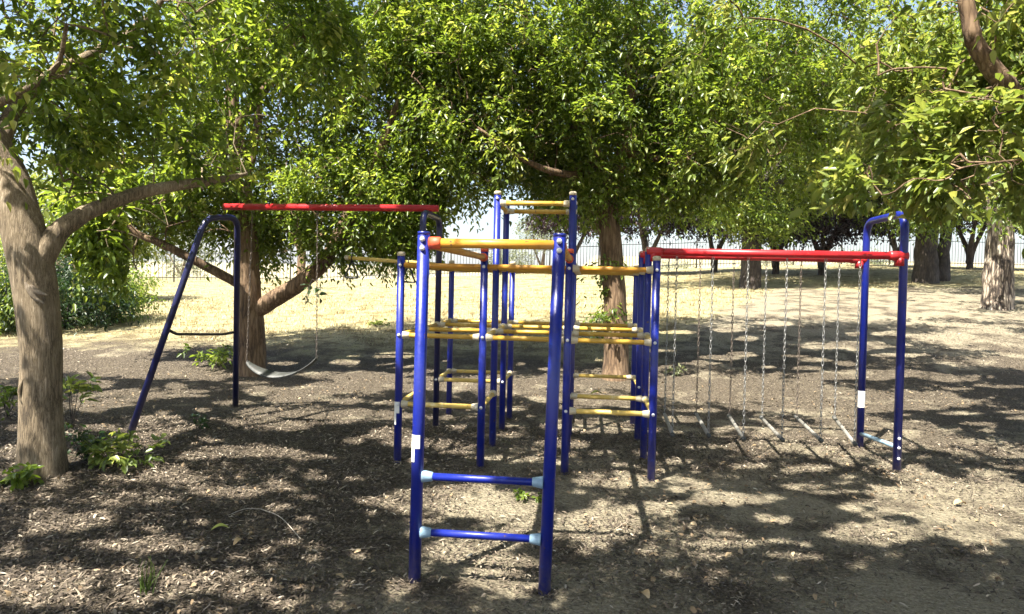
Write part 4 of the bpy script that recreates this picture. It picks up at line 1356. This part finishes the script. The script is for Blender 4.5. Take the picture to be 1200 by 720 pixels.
ca = beam_at(296); cb = beam_at(372)
sa = at(289, 424, pix(ca)[2] - .02); sb_ = at(371, 420, pix(cb)[2] + .02)
og = (sa + sb_) / 2
rt = empty('swing', og, 'grey strap seat swing hanging on two thin chains from the left red beam', 'swing')
m_ = MB()
n_ = 26
V = []; Q = []
for k in range(n_):
    t = k / (n_ - 1)
    p = sa * (1 - t) + sb_ * t
    p = p + np.array([0, 0, -.30 * (1 - (2 * t - 1) ** 2) ** .8 * .5])
    tw = math.radians(70 * (1 - t) - 15)
    hw = .05 * (1 - .55 * abs(2 * t - 1) ** 3)
    wv = np.array([0, math.cos(tw), math.sin(tw)]) * hw
    for s, dz in ((-1, .005), (1, .005), (1, -.005), (-1, -.005)):
        V.append(p + wv * s + np.array([0, 0, dz]))
for k in range(n_ - 1):
    for s in range(4):
        Q.append((k * 4 + s, k * 4 + (s + 1) % 4, (k + 1) * 4 + (s + 1) % 4, (k + 1) * 4 + s))
Q.append((0, 3, 2, 1)); e_ = (n_ - 1) * 4; Q.append((e_, e_ + 1, e_ + 2, e_ + 3))
m_.add(V, Q)
m_.build('seat', MAT['rubber'], rt, og, smooth=False)
chain(ca - [0, 0, .03], sa, rt, og, 'chain_rust', seed=31, wire=.0024, w=.007)
chain(cb - [0, 0, .03], sb_, rt, og, 'chain_rust', seed=32, wire=.0024, w=.007)

# ------------------------------------------------------------------ small plants
def weed(px, py, n, rad, h, leaf, seed, label, leafm, base=None, nleaf=9):
    rng = np.random.default_rng(seed)
    b = on_ground(px, py) if base is None else np.asarray(base, float)
    root = empty('weed_plant', b, label, 'plant')
    ends = np.stack([rng.normal(0, rad * .5, n), rng.normal(0, rad * .5, n), h * rng.uniform(.35, 1.1, n)], 1)
    mb = MB()
    A = np.zeros((n, 3)) + rng.normal(0, .012, (n, 3)) * [1, 1, 0]
    thin_branches(mb, A, ends, .0035, .0015, rng, seg=4, nst=5, sag=.06)
    mb.build('stem', MAT['barkdark'], root)
    D = ends / (np.linalg.norm(ends, axis=1)[:, None] + 1e-6)
    V, Q, T, r, al = leaves(ends * .75, D, nleaf, leaf, rng, spread=h * .35, nsprig=3, wf=.5, droop=.15)
    link('leaves', mesh_from('leaves', V, Q, T, rnd=r), MAT[leafm], root)
    return root


weed(140, 545, 26, .32, .22, .066, 51, 'leafy weed patch at the foot of the splayed swing leg', 'leaflight', nleaf=12)
weed(100, 540, 14, .22, .28, .055, 52, 'darker weed growing right beside the left grey trunk', 'leafdark', nleaf=9)
weed(20, 572, 9, .14, .16, .075, 53, 'small weed at the foot of the left grey trunk', 'leaf')
weed(84, 500, 7, .14, .50, .10, 54, 'tall thin sapling with broad leaves beside the left grey trunk', 'leaflight')
weed(252, 432, 22, .40, .32, .08, 55, 'low green weeds beside the trunk behind the swing', 'leaf', nleaf=12)
weed(232, 505, 6, .08, .16, .05, 56, 'tiny seedling between the two swing legs', 'leafdark')
weed(8, 490, 10, .2, .34, .08, 57, 'weed at the left edge beside the grey trunk', 'leaf')
weed(795, 440, 8, .2, .14, .06, 58, 'low pale weed right of the blue tower', 'olive')
weed(615, 588, 8, .12, .06, .04, 59, 'small green weed on the bare earth between ladder and tower', 'leaf')
weed(440, 383, 14, .35, .16, .06, 60, 'green weeds where the mulch meets the dry grass', 'leaf')

# grass tuft near the lower left
b = on_ground(172, 700)
rng = np.random.default_rng(61)
root = empty('grass_tuft', b, 'upright green grass tuft in the mulch near the lower left', 'plant')
n = 16
mb = MB()
thin_branches(mb, rng.normal(0, .012, (n, 3)) * [1, 1, 0], np.stack([rng.normal(0, .035, n), rng.normal(0, .035, n), rng.uniform(.08, .19, n)], 1), .0035, .0008, rng, seg=3, nst=5, sag=.08)
mb.build('blades', MAT['leaflight'], root)

# vine dangling on the swing chain
q = at(366, 345, pix(cb)[2] - .02)
rng = np.random.default_rng(62)
root = empty('vine_sprig', q, 'small leafy sprig caught on the right swing chain', 'plant')
mb = MB()
thin_branches(mb, np.zeros((5, 3)) + [0, 0, .15], rng.normal(0, .07, (5, 3)) + [0, 0, -.05], .003, .0015, rng, seg=4, nst=4)
mb.build('stem', MAT['barkdark'], root)
V, Q, T, r, al = leaves(rng.normal(0, .06, (5, 3)), rng.normal(0, 1, (5, 3)), 6, .06, rng, spread=.08, nsprig=3, wf=.5)
link('leaves', mesh_from('leaves', V, Q, T, rnd=r), MAT['leafdark'], root)

# fallen leaves and a twig one can pick out
def fallen(p, ang, l, mat, label, tilt=.2, wf=.5):
    n = 9
    V = []; Q = []
    u = np.array([math.cos(ang), math.sin(ang), 0]); s = np.array([-math.sin(ang), math.cos(ang), 0])
    for k in range(n):
        t = k / (n - 1)
        w = l * wf * .5 * math.sin(math.pi * min(1, t * .92 + .06)) ** .8
        c = u * l * (t - .5) + np.array([0, 0, .018 * math.sin(3.1 * t) + .004])
        V += [c - s * w + [0, 0, w * .45], c, c + s * w + [0, 0, w * .45]]
    for k in range(n - 1):
        Q += [(3 * k, 3 * k + 1, 3 * k + 4, 3 * k + 3), (3 * k + 1, 3 * k + 2, 3 * k + 5, 3 * k + 4)]
    m_ = MB(); m_.add(V, Q)
    o = m_.build('fallen_leaf', mat, None, (0, 0, 0), loc=tuple(float(v) for v in p))
    return tag(o, label, 'leaf')


MAT['leafy'] = paint('yellow_green_leaf', (.34, .36, .08), (.42, .38, .12), .6, .55, 30)
MAT['leaftan'] = paint('tan_leaf', (.40, .28, .14), (.5, .4, .25), .7, .55, 30)
MAT['twig'] = bark('twig_bark', [(.3, (.2, .17, .13)), (.6, (.42, .38, .31)), (.8, (.55, .5, .43))], 30, .3, .4, .003)
fallen(np.array([.12, ROWS[1] - .005, ZL + .022]), .35, .11, MAT['leafy'], 'yellow green leaf lying on the low yellow rung of the tower')
fallen(on_ground(258, 625) + [0, 0, .012], .5, .10, MAT['leafy'], 'pale green fallen leaf on the mulch left of the twig')
fallen(on_ground(755, 703) + [0, 0, .012], 2.2, .06, MAT['leaftan'], 'small tan leaf on the mulch at the bottom, right of the ladder', wf=.8)
fallen(on_ground(280, 640) + [0, 0, .012], 1.2, .07, MAT['leaftan'], 'brown curled leaf on the mulch just below the pale green leaf', wf=.6)
fallen(on_ground(1125, 594) + [0, 0, .012], .2, .09, MAT['leaftan'], 'rust brown leaf on the sunny patch at the right', wf=.7)
ta, tb = on_ground(306, 603) + [0, 0, .03], on_ground(352, 636) + [0, 0, .02]
m_ = MB()
tube(m_, spline([ta, (ta * .6 + tb * .4) + [0.02, .02, .012], tb], 12), np.linspace(.0035, .002, 12), 6)
tc_ = on_ground(268, 608) + [0, 0, .02]
tube(m_, spline([ta, (ta + tc_) / 2 + [0, 0, .02], tc_], 8), np.linspace(.003, .0015, 8), 6)
o = m_.build('twig', MAT['twig'], None, ta, loc=tuple(float(v) for v in ta))
tag(o, 'thin pale forked twig lying on the mulch left of the ladder', 'twig')

# ------------------------------------------------------------------ air
m_ = MB()
hx, hy0, hy1, hz0, hz1 = 1480.0, -700.0, 1480.0, -6.0, 60.0
V = [(x, y, z) for z in (hz0, hz1) for y in (hy0, hy1) for x in (-hx, hx)]
m_.add(V, [(0, 2, 3, 1), (4, 5, 7, 6), (0, 1, 5, 4), (2, 6, 7, 3), (0, 4, 6, 2), (1, 3, 7, 5)])
hm = bpy.data.materials.new('haze'); hm.use_nodes = True
hn = hm.node_tree
hn.nodes.remove(hn.nodes['Principled BSDF'])
pv = hn.nodes.new('ShaderNodeVolumePrincipled')
pv.inputs['Color'].default_value = (.93, .95, .97, 1)
pv.inputs['Density'].default_value = .00035
pv.inputs['Anisotropy'].default_value = .2
hn.links.new(pv.outputs[0], hn.nodes['Material Output'].inputs['Volume'])
tag(m_.build('haze', hm, smooth=False), kind='stuff')

# ------------------------------------------------------------------ light
world = bpy.data.worlds.new('World')
scene.world = world
world.use_nodes = True
nt = world.node_tree
bg = nt.nodes['Background']
sky = nt.nodes.new('ShaderNodeTexSky')
sky.sky_type = 'NISHITA'
sky.sun_disc = False
sky.sun_elevation = SUN_EL
sky.sun_rotation = math.atan2(SUN_H[0], SUN_H[1])
sky.dust_density = 2.5
nt.links.new(sky.outputs[0], bg.inputs['Color'])
bg.inputs['Strength'].default_value = .07
sd = bpy.data.lights.new('sun', 'SUN')
sd.energy = 5.0
sd.angle = math.radians(.5)
sd.color = (1, .94, .84)
so = bpy.data.objects.new('sun', sd)
COL.objects.link(so)
so.rotation_euler = Vector(SUND).to_track_quat('Z', 'Y').to_euler()
so.location = (0, 0, 30)

vs = scene.view_settings
vs.view_transform = 'Standard'
vs.look = 'None'
vs.exposure = 2.1
vs.gamma = 1
vs.use_curve_mapping = False
cy = scene.cycles
cy.max_bounces = 7
cy.diffuse_bounces = 3
cy.glossy_bounces = 2
cy.transmission_bounces = 4
cy.use_denoising = True
cy.use_adaptive_sampling = True
cy.adaptive_threshold = .02
